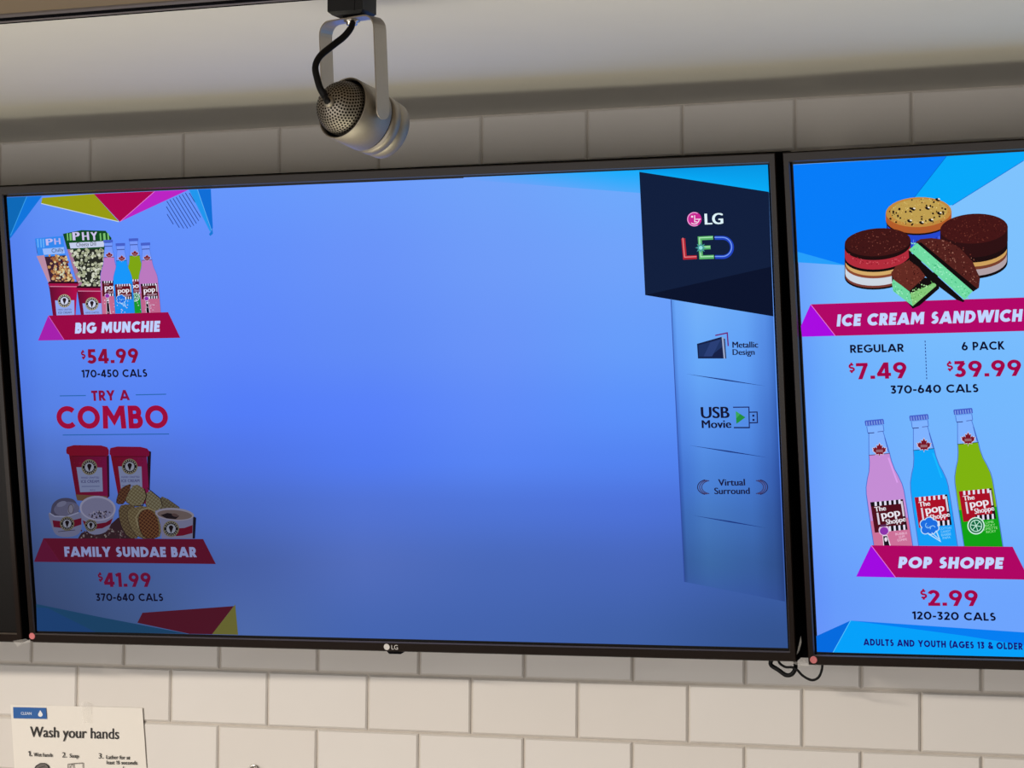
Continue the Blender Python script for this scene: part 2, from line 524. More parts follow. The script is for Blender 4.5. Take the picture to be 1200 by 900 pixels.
def tv_shell(O, ex, ez, label, lit):
    n = ex.cross(ez)                       # towards the viewer
    Mx = Matrix(((ex.x, -n.x, ez.x, O.x), (ex.y, -n.y, ez.y, O.y), (ex.z, -n.z, ez.z, O.z), (0, 0, 0, 1)))
    root = empty('television', None, label, 'television', 'menu televisions in a row on the tiled wall', Mx)
    # bezel: outer body, chamfered front, thin lip next to the panel
    rings = []   # (inset from outer, y)
    o = 0.0115; ob = 0.0160; ot = 0.0152

    def rect(e, y, f):
        # e: 0 outer .. 1 inner (2.4 mm off the lit area)
        i = 0.0030
        l = -o + (o - i) * f; b = -ob + (ob - i) * f; t = SH + ot - (ot - i) * f; r = SW + o - (o - i) * f
        return [(l + e, y, b + e), (r - e, y, b + e), (r - e, y, t - e), (l + e, y, t - e)]
    prof = [rect(0, 0.028, 0), rect(0, -0.0045, 0), rect(0.0012, -0.0060, 0), rect(0, -0.0060, .88), rect(0, -0.0035, 1.0), rect(0, 0.0012, 1.0)]
    vs = [p for q in prof for p in q]; fs = []; mi = []
    for k in range(len(prof) - 1):
        for j in range(4):
            fs.append((k * 4 + j, k * 4 + (j + 1) % 4, (k + 1) * 4 + (j + 1) % 4, (k + 1) * 4 + j)); mi.append(1 if k == 3 else 2 if k == 0 else 0)
    mk('bezel', vs, fs, [M['bezel'], M['bezel_lip'], M['deep']], root, mi)
    bm = bmesh.new()
    box(bm, -o + .0006, SW + o - .0006, 0.0295, 0.082, -ob + .0006, SH + ot - .0006, 0.003)
    box(bm, 0.16, SW - 0.16, 0.081, 0.094, 0.12, SH * .72, 0.004)
    mkbm('back_housing', bm, M['deep'], root)
    # tilting bracket carried by the wall
    inv = Mx.inverted()
    for x in (SW * .5 - .16, SW * .5 + .16):
        bm = bmesh.new(); q = []
        for xx in (x - .015, x + .015):
            a = Mx @ Vector((xx, .090, .16)); b = Mx @ Vector((xx, .090, .36))
            q += [a, b, Vector((b.x, 0.0, b.z)), Vector((a.x, 0.0, a.z))]
        v = [bm.verts.new(inv @ p) for p in q]
        for f in ((0, 1, 2, 3), (7, 6, 5, 4), (0, 4, 5, 1), (1, 5, 6, 2), (2, 6, 7, 3), (3, 7, 4, 0)): bm.faces.new([v[i] for i in f])
        mkbm('wall_bracket', bm, M['deep'], root)
    bm = bmesh.new(); q = [(O.x + .012 if O.x > 1 else O.x, y, z) for y in (-.026, -.0005) for z in (.040, .13)]  # added dark bar, hides the bright wall behind the gaps; no rail known
    xe = O.x + SW + (.030 if 0 < O.x < 1 else -.010)
    v = [bm.verts.new(inv @ Vector(p)) for p in q + [(xe, p[1], p[2]) for p in q]]
    for f in ((0, 1, 3, 2), (4, 6, 7, 5), (0, 4, 5, 1), (2, 3, 7, 6), (0, 2, 6, 4), (1, 5, 7, 3)): bm.faces.new([v[i] for i in f])
    mkbm('gap_backing', bm, M['deep'], root)
    # panel: black border sheet with its lit area in front
    scr = mk('screen', [(-.0075, 0.0008, -.0090), (SW + .0075, 0.0008, -.0090), (SW + .0075, 0.0008, SH + .0090), (-.0075, 0.0008, SH + .0090),
                        (-.0075, 0.027, -.0090), (SW + .0075, 0.027, -.0090), (SW + .0075, 0.027, SH + .0090), (-.0075, 0.027, SH + .0090)],
             [(0, 1, 2, 3), (7, 6, 5, 4), (0, 4, 5, 1), (1, 5, 6, 2), (2, 6, 7, 3), (3, 7, 4, 0)], M['dead'], root)
    # maker's badge and infrared window at the bottom edge
    B = Surf(O - n * 0 + n * 0.0062, ex, ez, root, M['silver'], 0.0062)
    bm = bmesh.new(); c = SW * .5 - .0075
    vs = []; fs = []
    for k in range(20):
        a = 2 * math.pi * k / 20; vs.append((c + .0042 * math.cos(a), -.0062, -.0098 + .0042 * math.sin(a)))
    for k in range(20):
        a = 2 * math.pi * k / 20; vs.append((c + .0042 * math.cos(a), -.0058, -.0098 + .0042 * math.sin(a)))
    fs.append(tuple(range(20))); fs += [(k, 20 + k, 20 + (k + 1) % 20, (k + 1) % 20) for k in range(20)]
    V, F = font_mesh('LG', 0.0); hx = max(v[0] for v in V); hy = max(v[1] for v in V); b = len(vs)
    vs += [(c + .0062 + v[0] / hx * .0098, -.0062, -.0130 + v[1] / hy * .0062) for v in V]; fs += [tuple(b + i for i in f) for f in F]
    bm.free(); lg = mk('maker_badge', vs, fs, M['silver'], root)
    vs = [(c + .0005, -.0063, -.0098), (c + .0010, -.0063, -.0098), (c + .0010, -.0063, -.0080), (c + .0005, -.0063, -.0080)]
    bm = bmesh.new()
    v = [bm.verts.new(p) for p in ((c - .002, -.003, -.0159), (c + .0215, -.003, -.0159), (c + .0180, -.003, -.0198), (c + .0015, -.003, -.0198),
                                   (c - .002, .012, -.0159), (c + .0215, .012, -.0159), (c + .0180, .012, -.0198), (c + .0015, .012, -.0198))]
    for f in ((0, 1, 2, 3), (7, 6, 5, 4), (0, 4, 5, 1), (1, 5, 6, 2), (2, 6, 7, 3), (3, 7, 4, 0)): bm.faces.new([v[i] for i in f])
    mkbm('infrared_window', bm, M['deep'], root)
    return root, scr, Mx


EX1 = Vector((0.99932, 0.03690, 0.0001)).normalized(); EZ1 = Vector((0.0062, -0.1700, 0.9854)); EZ1 = (EZ1 - EX1 * EZ1.dot(EX1)).normalized()
O1 = Vector((0.0299, -0.1514, 0.0557))
EX2 = Vector((0.9998, -0.0216, 0.0032)).normalized(); EZ2 = Vector((-0.0066, -0.1606, 0.9870)); EZ2 = (EZ2 - EX2 * EZ2.dot(EX2)).normalized()
O2 = Vector((1.1461, -0.1275, 0.0532))
O0 = O1 + EX1 * (-0.0350 - SW) + EZ1 * (-0.0005)

tv1, scr1, M1 = tv_shell(O1, EX1, EZ1, 'wide television with a mostly blank blue menu, its maker panel at right', True)
tv2, scr2, M2 = tv_shell(O2, EX2, EZ2, 'right-hand television showing ice cream sandwiches above three soda bottles', True)
tv0, scr0, M0 = tv_shell(O0, EX1, EZ1, 'dark switched-off television of which only the right edge shows at far left', False)

# ---- shared little drawings
TVB = interp_table([8, 60, 160, 300, 450, 600, 750, 910], [200, 300, 400, 480, 540, 590, 660, 750], [
    [(88, 138, 238), (98, 146, 246), (101, 149, 250), (103, 152, 252), (108, 155, 250), (113, 162, 249), (110, 170, 252), (105, 170, 252)],
    [(84, 128, 238), (93, 138, 246), (96, 141, 250), (98, 142, 250), (104, 146, 248), (110, 155, 248), (112, 162, 250), (108, 162, 252)],
    [(80, 124, 232), (90, 136, 242), (93, 137, 247), (93, 134, 249), (96, 139, 246), (104, 147, 248), (102, 156, 250), (98, 155, 250)],
    [(74, 112, 215), (86, 128, 228), (86, 130, 240), (82, 124, 247), (86, 128, 249), (94, 138, 248), (90, 144, 250), (88, 145, 245)],
    [(62, 90, 165), (78, 110, 192), (80, 113, 208), (78, 115, 226), (80, 122, 240), (86, 131, 243), (82, 130, 240), (78, 128, 232)],
    [(54, 74, 128), (66, 90, 148), (72, 100, 175), (74, 106, 196), (80, 114, 212), (78, 116, 216), (76, 114, 218), (70, 110, 208)],
    [(46, 62, 104), (57, 76, 118), (64, 88, 142), (70, 95, 164), (80, 108, 188), (72, 104, 185), (70, 102, 186), (60, 95, 172)],
    [(42, 56, 92), (50, 66, 104), (60, 82, 126), (76, 104, 168), (68, 100, 175), (66, 98, 172), (62, 95, 165), (50, 82, 142)]])
S1 = Surf(O1, EX1, EZ1, scr1, M['screen'], 0.0002)
S2 = Surf(O2, EX2, EZ2, scr2, M['screen'], 0.0002)


def corners(S):
    def px(u, v):
        p = S.O + S.ex * u + S.ez * v - CAM; return (600 + FPX * p.dot(R_) / p.dot(F_), 450 - FPX * p.dot(U_) / p.dot(F_))
    return [px(0, SH), px(SW, SH), px(SW, 0), px(0, 0)]


a = Art(S1, 'lit_background'); a.grid(corners(S1), 60, 36, lambda x, y, s, t: TVB(x, y)); a.done()


def ch(pts, n=2):
    for _ in range(n):
        out = []
        for i in range(len(pts)):
            (x0, y0), (x1, y1) = pts[i], pts[(i + 1) % len(pts)]
            out += [(x0 * .75 + x1 * .25, y0 * .75 + y1 * .25), (x0 * .25 + x1 * .75, y0 * .25 + y1 * .75)]
        pts = out
    return pts


def emblem(a, cx, cy, r, dim=1.0):
    d = lambda c: tuple(v * dim for v in c)
    a.ell(cx, cy, r, r, d((25, 22, 25))); a.ring(cx, cy, r * .93, r * .93, r * .12, d((170, 160, 130)))
    a.hold = False
    a.up(); a.hold = True
    for k in range(18):
        if k in (0, 9): continue
        an = math.radians(k * 20); a.poly([(cx + r * (.76 + .09 * q) * math.cos(an + p), cy + r * (.76 + .09 * q) * math.sin(an + p)) for q, p in ((-1, -.08), (-1, .08), (1, .08), (1, -.08))], d((190, 185, 180)))
    a.hold = False
    a.ell(cx, cy, r * .58, r * .58, d((205, 210, 235)))
    a.poly([(cx - r * .24, cy - r * .05), (cx + r * .24, cy - r * .05), (cx + r * .03, cy + r * .52), (cx - r * .03, cy + r * .52)], d((35, 20, 30)))
    a.ell(cx, cy - r * .18, r * .28, r * .26, d((35, 20, 30)))


def leaf(a, cx, cy, r, col):
    pts = [(0, -1), (.2, -.62), (.42, -.72), (.38, -.25), (.62, -.45), (.72, -.28), (1, -.3), (.85, .02), (.95, .12), (.5, .45), (.55, .65), (.1, .58), (0, .95),
           (-.1, .58), (-.55, .65), (-.5, .45), (-.95, .12), (-.85, .02), (-1, -.3), (-.72, -.28), (-.62, -.45), (-.38, -.25), (-.42, -.72), (-.2, -.62)]
    a.poly([(cx + r * x * 1.12, cy + r * y * 1.12) for x, y in pts], (225, 205, 225)); a.poly([(cx + r * x, cy + r * y) for x, y in pts], col)
    a.poly([(cx - r * .5, cy - r * .05), (cx + r * .5, cy - r * .08), (cx + r * .5, cy + r * .3), (cx - r * .5, cy + r * .33)], (150, 100, 110))


def soda(a, top, base, k, liq, low, label, kind, glass, detail=True):
    T = Vector(top); d = (Vector(base) - T); Lp = d.length; d.normalize(); e = Vector((d.y, -d.x * .62)).normalized()

    def P(x, t): p = T + d * (t * k) + e * (x * k); return (p.x, p.y)
    Lt = Lp / k + 5
    hw = [(0, 10.5), (1.5, 11.2), (6, 11), (7, 10), (14, 10), (15, 8.8), (41, 12.6), (50, 13.4), (60, 15.5), (68, 18.6), (78, 21.6), (86, 22.6), (110, 23), (Lt, 23)]

    def half(t):
        for (a0, b0), (a1, b1) in zip(hw, hw[1:]):
            if t <= a1: return b0 + (b1 - b0) * (t - a0) / (a1 - a0)
        return hw[-1][1]

    def body(t0, t1, col, ins=0.0):
        ts = [t0] + [t for t, _ in hw if t0 < t < t1] + [t1]
        a.poly([P(-half(t) + ins, t) for t in ts] + [P(half(t) - ins, t) for t in reversed(ts)], col)
    edge = (70, 110, 205)
    body(7, Lt, edge); body(7.2, 41, glass, 0.8); body(41, Lt, liq, 0.9)
    body(0, 6.4, (70, 95, 200))
    if detail:
        for i in range(7): a.line([P(-9 + i * 3, 1.5), P(-9.2 + i * 3.06, 6)], .7, (150, 185, 245))
        a.line([P(-9.5, 15), P(-2, 15.2)], 1.0, (45, 60, 130)); a.line([P(2, 14.6), P(9, 14.4)], .8, (70, 90, 170))
        a.line([P(9.2, 22), P(11.2, 40)], .8, (60, 90, 190))
        a.line([P(-12.5, 41), P(12.5, 41)], .9, tuple(v * .55 for v in liq))
        if kind != 'green': a.poly([P(9, 46), P(11, 46), P(17, 76), P(15, 76)], tuple(min(255, v * 1.08 + 6) for v in liq))
    if not detail: a.line([P(-9.5, 15), P(9, 15)], 1.0, (60, 80, 160)); a.line([P(-12.5, 41), P(12.5, 41)], .8, tuple(v * .6 for v in liq))
    body(118, Lt, low, 0.9)
    q = P(1, 36); leaf(a, q[0], q[1], 8 * k, (120, 15, 35))
    # label with striped edges
    l0, l1 = 96, 132
    dark = (20, 12, 20) if kind == 'pink' else tuple(v * .30 for v in label)
    a.poly([P(-19, l0), P(19.5, l0), P(19.5, l1), P(-19, l1)], label)
    a.poly([P(-19, l0), P(19.5, l0), P(19.5, l0 + 5), P(-19, l0 + 5)], dark if kind == 'pink' else label)
    a.poly([P(-4, l1 - 6), P(19.5, l1 - 6), P(19.5, l1), P(-4, l1)], (18, 12, 22))
    a.poly([P(16, l0), P(19.5, l0), P(19.5, l1 - 6), P(16, l1 - 6)], (45, 10, 22))
    a.up(); a.hold = True
    for i in range(6):
        a.poly([P(-14 + i * 5.6, l0), P(-11.4 + i * 5.6, l0), P(-11.8 + i * 5.6, l0 + 5), P(-14.4 + i * 5.6, l0 + 5)], (225, 220, 240))
        if i > 1: a.poly([P(-13 + i * 5.6, l1 - 6), P(-10.6 + i * 5.6, l1 - 6), P(-11 + i * 5.6, l1), P(-13.4 + i * 5.6, l1)], (225, 220, 240))
    a.poly([P(-13.6, l0 + 13), P(-11.4, l0 + 13), P(-11.4, l0 + 27), P(-13.6, l0 + 27)], (215, 205, 220))
    a.poly([P(16.4, l0 + 2), P(18.6, l0 + 2), P(18.6, l0 + 20), P(16.4, l0 + 20)], (215, 205, 220))
    a.hold = False
    wt = (235, 230, 240)
    if detail:
        a.type('The', P(-15, l0 + 11.5), P(-2, l0 + 11), 5.4 * k, wt, .03)
        a.type('pop', P(-8, l0 + 20.5), P(13.5, l0 + 19), 9.2 * k, wt, .03)
        a.type('Shoppe', P(-4, l0 + 28), P(19, l0 + 26), 5.8 * k, wt, .03)
    else:
        a.type('The', P(-15, l0 + 10), P(-3, l0 + 9.6), 4.5 * k, (170, 130, 150), .02)
        a.type('pop', P(-12, l0 + 21), P(13.5, l0 + 19.6), 12 * k, wt, .03)
        a.type('Shoppe', P(-6, l0 + 29), P(17, l0 + 27.5), 5.5 * k, (190, 160, 180), .02)
    # flavour drawing and small print on the lower glass
    if kind == 'pink':
        a.ell(*P(-8, l1 - 2), 6.2 * k, 6.2 * k, (225, 195, 225)); a.ell(*P(-8, l1 - 1), 5 * k, 4.6 * k, (140, 50, 170))
        a.poly([P(-12, l1 - 6), P(-4, l1 - 6), P(-5, l1 - 8.6), P(-11, l1 - 8.6)], (90, 40, 90))
        a.poly([P(-10.5, l1 + 4), P(-5, l1 + 4), P(-2, Lt), P(-12, Lt)], (235, 225, 240)); a.poly([P(-10, l1 + 5), P(-5.5, l1 + 5), P(-3.6, Lt), P(-10.8, Lt)], (25, 15, 30))
        a.ell(*P(-7.4, l1 + 9), 1.6 * k, 2.6 * k, (235, 225, 240))
    elif kind == 'blue':
        for col, g in (((190, 225, 250), 1.0), ((25, 110, 225), .0)):
            a.up(); a.hold = True
            for x, t, r in ((-12, l1 - 4, 4.6), (-6, l1 - 6, 5), (-1, l1 - 3, 4.4), (-12, l1 + 3, 4.4), (-5, l1 + 3, 5.4), (0, l1 + 2, 3.6)):
                a.ell(*P(x, t), (r + g) * k, (r + g) * k, col, n=16)
            a.hold = False
        a.line([P(-9, l1 + 8), P(3.5, l1 + 18), P(.5, l1 + 5)], 1.3 * k, (190, 225, 250)); a.line([P(-5, l1 + 7), P(2, l1 + 15)], .9 * k, (190, 225, 250))
        a.ring(*P(-8, l1 - 2), 3 * k, 3 * k, .9 * k, (140, 200, 250), 20, 240, 10); a.ring(*P(-3, l1 + 2), 3 * k, 3 * k, .9 * k, (140, 200, 250), 160, 340, 10)
    else:
        q = P(-5, l1 + 6); a.ell(q[0], q[1], 10.2 * k, 10.2 * k, (205, 240, 225)); a.ell(q[0], q[1], 8.8 * k, 8.8 * k, (10, 105, 65)); a.ring(q[0], q[1], 6.6 * k, 6.6 * k, 1.0 * k, (190, 235, 215))
        for an in range(10, 360, 60):
            a.line([(q[0], q[1]), (q[0] + 6.4 * k * math.cos(math.radians(an)), q[1] + 6.4 * k * math.sin(math.radians(an)))], .9 * k, (190, 235, 215))
    if detail:
        pr = {'pink': (235, 190, 215), 'blue': (130, 205, 250), 'green': (150, 225, 140)}[kind]
        rows = {'pink': ('BUBBLE', 'GUM', 'GOMME'), 'blue': ('COTTON', 'CANDY', 'BARBE', 'PAPA'), 'green': ('LIME', 'RICKY', 'LIMETTE', 'RICKY')}[kind]
        y0 = l1 + (5.4 if kind == 'pink' else 4.8)
        for i, s in enumerate(rows):
            n = len(s) * 1.15; a.type(s, P(11.5 - n, y0 + i * 3.7), P(11.5 + n, y0 - .3 + i * 3.7), 2.7 * k, pr, .01)
    else:
        a.dots(0, 0, 22, lambda x, y: True, .5, .9, [(215, 200, 225), tuple(v * .8 + 40 for v in low)], (*P(-16, l1 + 2), *P(15, Lt - 2)), 4)


def cup(a, pts, col, rim=None):
    a.poly(pts, col)


# ---- picture one: corner triangles
a = Art(S1, 'corner_triangles')
a.poly([(8, 231.4), (31.5, 230.4), (12.8, 276), (11.4, 282)], (8, 104, 182)).poly([(31.5, 230.4), (49.4, 229.7), (12.6, 279), (12.4, 274.8)], (12, 116, 220))
a.line([(31.5, 230.4), (12.4, 276)], .7, (60, 165, 240))
a.poly([(49.5, 231.8), (110, 227.2), (139.5, 259.6), (48.3, 238.2)], (150, 154, 16)).line([(48.3, 238.4), (139.5, 259.8)], .9, (200, 215, 220))
a.poly([(110, 227.2), (181, 224.1), (140.5, 259.8)], (170, 0, 76)).poly([(181, 224.1), (221, 222.4), (141, 259.6)], (186, 34, 195)).line([(141, 259.6), (181, 224.6)], .6, (235, 130, 220))
a.up(); a.hold = True
for i in range(16):
    x = 178 + i * 4.6
    p = [(x + t * .62, 222 + t) for t in [j * .8 for j in range(0, 70)]]
    q = [z for z in p if (z[0] - 216.5) ** 2 / 22 ** 2 + (z[1] - 243) ** 2 / 25 ** 2 < 1 and z[1] > 225.2 and z[0] < 222 + (z[1] - 224) * .52 and z[1] > 224 + (221 - z[0]) * .42]
    if len(q) > 2: a.line([q[0], q[-1]], .8, (28, 52, 135))
a.hold = False
a.poly([(221.5, 222.4), (231.5, 222), (248, 268), (246.5, 272)], (30, 150, 238)).poly([(231.5, 222), (247.2, 221.4), (249.6, 267), (247.5, 271)], (10, 110, 215)).poly([(245, 274.5), (249.3, 268.5), (249.7, 274), (246.5, 276.5)], (18, 120, 215))
a.line([(231.5, 222), (248, 270)], .6, (110, 190, 250)); a.done()

# ---- picture two: the popcorn, tubs and small bottles
a = Art(S1, 'popcorn_picture')
a.poly([(41, 279.5), (74, 276.4), (77, 300), (88, 336), (62, 344), (57, 332), (43.5, 296)], (60, 30, 50))
a.poly([(41, 279.5), (74, 276.4), (77, 299), (45, 301.5)], (52, 135, 238)).poly([(43, 300), (52, 299), (62, 340), (58, 334)], (185, 140, 165))
a.up(); a.hold = True
for x in (43.5, 47, 50): a.poly([(x, 280), (x + 1.6, 279.7), (x + 2.2, 290), (x + .8, 290)], (100, 175, 250))
a.hold = False
a.type('P', (55, 287.5), (62, 286.9), 7.5, (190, 185, 240), .04); a.type('H', (64.5, 286.5), (71, 286), 7, (180, 175, 235), .04)
a.poly([(50, 291.5), (75, 289.5), (76.3, 297), (51.5, 298.6)], (150, 185, 250)); a.type('Chilly', (61, 296), (75, 294.6), 4.4, (20, 15, 30))
in1 = lambda x, y: 299 < y < 331 and 53 + (y - 299) * .33 < x < 77.5 + (y - 299) * .28
a.dots(0, 0, 60, in1, 1.5, 2.3, [(165, 105, 60), (190, 140, 85), (150, 90, 60), (205, 165, 115)], (47, 298, 88, 332)); a.dots(0, 0, 46, lambda x, y: in1(x, y) and x > 62 + (331 - y) * .1, 1.2, 2.0, [(215, 195, 140), (205, 205, 175), (190, 150, 100)], (60, 298, 88, 332))
a.dots(0, 0, 40, in1, .4, .8, [(70, 35, 20), (90, 50, 30)], (47, 298, 88, 332), 5)
a.poly([(74, 274), (96, 269.6), (124, 270.4), (131, 279), (128.5, 292), (122.6, 338), (92, 336), (79, 292)], (38, 40, 34))
a.poly([(74, 274), (96, 269.6), (124, 270.4), (131, 279), (128.5, 291), (80, 293)], (14, 72, 30)).poly([(79, 292), (83, 292), (97, 334), (92, 335)], (165, 120, 150))
a.up(); a.hold = True
for x, wd in ((78.5, 1.4), (81.5, 2.4), (117, 1.6), (121, 2.6), (126, 1.6)): a.poly([(x, 273.5), (x + wd, 273), (x + wd + .8, 281.5), (x + .6, 282)], (120, 190, 110))
a.hold = False
for s, x in (('P', 86.5), ('H', 97.5), ('Y', 107.5)): a.type(s, (x, 281.6), (x + 7, 281.2), 9.5, (205, 195, 235), .05)
a.poly([(81.5, 284.6), (123, 282.4), (122, 289.2), (83, 291.2)], (195, 205, 235)); a.type('Cheesy Dill', (90, 289), (113, 287.6), 4.6, (25, 25, 25))
in2 = lambda x, y: 292.5 < y < 335 and 83 + (y - 292) * .26 < x < 123.5 - (y - 292) * .03
a.dots(0, 0, 110, in2, 1.5, 2.5, [(150, 155, 130), (190, 195, 165), (165, 170, 140), (205, 208, 190)], (82, 292, 125, 336)); a.dots(0, 0, 90, in2, .5, 1.0, [(225, 228, 215), (60, 62, 48), (95, 98, 75)], (82, 292, 125, 336), 5)
for x0, x1, y0, ex_, ey_ in ((57, 92.5, 332, 76, 352.5), (90, 127.5, 337.4, 108.3, 356)):
    dx = x1 - x0
    a.poly([(x0, y0), (x1, y0 + .3), (x1 - 1.5, y0 + 7), (x1 - 3.4, 369), (x0 + 5.4, 369.6), (x0 + 1.5, y0 + 7)], lambda x, y, x0=x0, dx=dx: lin((90 + 85 * min(1, (x - x0) / dx * 1.6), 8, 45 + 30 * (x - x0) / dx)))
    a.poly([(x0 - .4, y0), (x1 + .4, y0 + .2), (x1 - .6, y0 + 3.4), (x0 + .8, y0 + 3.2)], (160, 12, 68)); a.poly([(x0 + 1, y0 - 2.2), (x1 - 1, y0 - 2), (x1 + .3, y0 + .2), (x0 - .3, y0)], (45, 8, 25))
    a.line([(x0 + 2, y0 + 3.6), (x1 - 2, y0 + 3.8)], .9, (210, 130, 165))
    a.poly([(ex_ - 11, ey_ - .5), (ex_ + 11.5, ey_ - .8), (ex_ + 11.8, 369), (ex_ - 9.2, 369.4)], (145, 168, 238))
    emblem(a, ex_, ey_, 7.8)
    a.type('HAND CRAFTED', (ex_ - 7.5, ey_ + 11.3), (ex_ + 8.5, ey_ + 11), 1.9, (50, 45, 90)); a.type('ICE CREAM', (ex_ - 7, ey_ + 15), (ex_ + 8.4, ey_ + 14.7), 2.3, (40, 35, 80), .01) if y0 < 335 else None
a.done()
a = Art(S1, 'soda_bottles_picture')
GL1 = (118, 152, 250)
soda(a, (127.3, 281), (131.5, 366.6), .5, (186, 125, 195), (195, 105, 140), (85, 10, 25), 'pink', GL1, False)
soda(a, (157.2, 279.2), (163, 366), .5, (125, 165, 15), (20, 150, 40), (115, 10, 25), 'green', GL1, False)
soda(a, (142, 284.8), (147.4, 366.3), .5, (20, 150, 250), (25, 140, 240), (95, 10, 25), 'blue', GL1, False)
soda(a, (171.5, 284.2), (178.4, 366), .5, (186, 120, 190), (190, 100, 140), (80, 10, 25), 'pink', GL1, False)
a.done()


def banner(S, pts, tri, col, tcol, edge):
    a = Art(S, 'price_banner'); a.poly(pts, col).poly(tri, tcol).line([tri[0], tri[1]], .7, edge); a.done()


banner(S1, [(58, 369.6), (198.3, 365.6), (212.6, 395.6), (46, 398.8)], [(58, 369.6), (76.5, 398), (46, 398.8)], (152, 2, 68), (165, 30, 172), (205, 95, 190))
a = Art(S1, 'heading_text'); a.text('BIG MUNCHIE', (89.2, 390.6), (190, 388.4), 12.6, (190, 208, 255), .27, .14); a.done()
PR = (136, 8, 56); DK = (14, 10, 36)
a = Art(S1, 'price_text'); a.text('$', (96.6, 421), (102, 420.8), 11, PR, .19).text('54.99', (104, 426), (164, 424.8), 17, PR, .215); a.done()
a = Art(S1, 'calories_text'); a.text('170-450 CALS', (97.5, 442.2), (174, 441.3), 9, DK, .2); a.done()
a = Art(S1, 'combo_heading')
a.text('TRY A', (109, 469.5), (153.3, 468.6), 12, (132, 10, 62), .235).text('COMBO', (68.6, 502.2), (199, 501.6), 26.5, (152, 6, 56), .225)
a.line([(71.5, 463.6), (102, 463.2)], 1.1, (38, 100, 170)).line([(160.5, 462.4), (196, 461.6)], 1.1, (38, 100, 170)).line([(75, 509.4), (199.5, 508.2)], 1.1, (38, 95, 165)); a.done()

# ---- picture three: tubs, cups and waffle cones
a = Art(S1, 'ice_cream_tubs_picture', None, .46)
for q in (0, 1):
    X = 0 if q == 0 else 51
    if q == 0:
        bod = [(82, 531), (128, 532), (129.6, 580), (126, 586), (91, 583)]; lid = [(79, 527), (80, 523.4), (88, 521.2), (120, 521.6), (127, 523.6), (129, 527), (129, 532), (126.5, 534.5), (84, 533.5), (79.4, 531)]
        lab = [(91, 547), (121, 547.4), (122, 575.4), (95.4, 576.4)]; ec = (106.2, 547); c0, c1 = (122, 12, 40), (140, 20, 84)
    else:
        bod = [(131, 532), (173.5, 533.4), (176, 574), (172, 590), (141, 586)]; lid = [(130, 528), (131, 524.6), (139, 522.8), (166, 523.2), (174, 525.2), (176.5, 528.4), (176.5, 533), (174, 535), (133, 534), (130, 532)]
        lab = [(140, 546), (167.4, 546.2), (168.6, 578), (144, 578)]; ec = (153.6, 546.2); c0, c1 = (138, 12, 36), (145, 22, 84)
        a.poly([(174, 527), (178.6, 529), (178.4, 534), (177, 574), (174.4, 574)], (38, 18, 38))
    x0, x1 = bod[0][0], bod[1][0]
    a.poly(bod, lambda x, y, x0=x0, x1=x1, c0=c0, c1=c1: lin(tuple(c0[k] + (c1[k] - c0[k]) * min(1, max(0, (x - x0) / (x1 - x0))) for k in range(3))))
    if q == 0: a.poly([(126.4, 533.4), (129.2, 533), (129.8, 581), (127.8, 583)], (60, 12, 45)); a.poly([(90, 579), (127, 581), (126, 588), (92, 586)], (122, 92, 72))
    a.poly(lid, lambda x, y: lin((150, 14, 46 + (x - 80) * .25))); a.line([(lid[-2][0] + 2, lid[-2][1] + .6), (lid[7][0] - 1, lid[7][1] - .4)], .9, (100, 8, 35))
    a.dots(0, 0, 30, lambda x, y: True, .4, .6, [(165, 40, 75), (120, 10, 50)], (lid[0][0] + 7, 537, lid[6][0] - 5, 545), 4)
    a.poly(lab, (148, 160, 205)); emblem(a, ec[0], ec[1], 9.2, .85)
    a.type('HAND CRAFTED', (ec[0] - 9.5, ec[1] + 13.4), (ec[0] + 11.5, ec[1] + 13.2), 2.1, (50, 45, 95), .01); a.type('ICE CREAM', (ec[0] - 9.5, ec[1] + 18.4), (ec[0] + 11.5, ec[1] + 18.2), 3.2, (40, 35, 85), .01)
    a.line([(ec[0] - 9, ec[1] + 22.6), (ec[0] + 12, ec[1] + 22.4)], 1, (110, 120, 170))
    if q == 0: a.type('VANILLA', (ec[0] + .5, ec[1] + 27.8), (ec[0] + 7, ec[1] + 27.7), 1.9, (55, 50, 100))
a.done()
a = Art(S1, 'waffle_cones_picture', None, .46)


def waffle(pts, col, grid_c, bx, ang=(35, -50), step=3.2):
    pts = ch(pts, 1); a.poly([(x - .5, y + .3) for x, y in pts], (48, 34, 32)); a.poly(pts, col)

    def inside(x, y):
        r = False; j = len(pts) - 1
        for i in range(len(pts)):
            xi, yi = pts[i]; xj, yj = pts[j]
            if (yi > y) != (yj > y) and x < (xj - xi) * (y - yi) / (yj - yi) + xi: r = not r
            j = i
        return r
    a.up(); a.hold = True; cx, cy = (bx[0] + bx[2]) / 2, (bx[1] + bx[3]) / 2
    for an in ang:
        c, s = math.cos(math.radians(an)), math.sin(math.radians(an))
        for o in range(-12, 13):
            run = []
            for t in [z * .7 for z in range(-60, 61)]:
                p = (cx + c * t - s * o * step, cy + s * t + c * o * step)
                if inside(*p): run.append(p)
                elif len(run) > 2: a.line([run[0], run[-1]], .7, grid_c); run = []
                else: run = []
            if len(run) > 2: a.line([run[0], run[-1]], .7, grid_c)
    a.hold = False


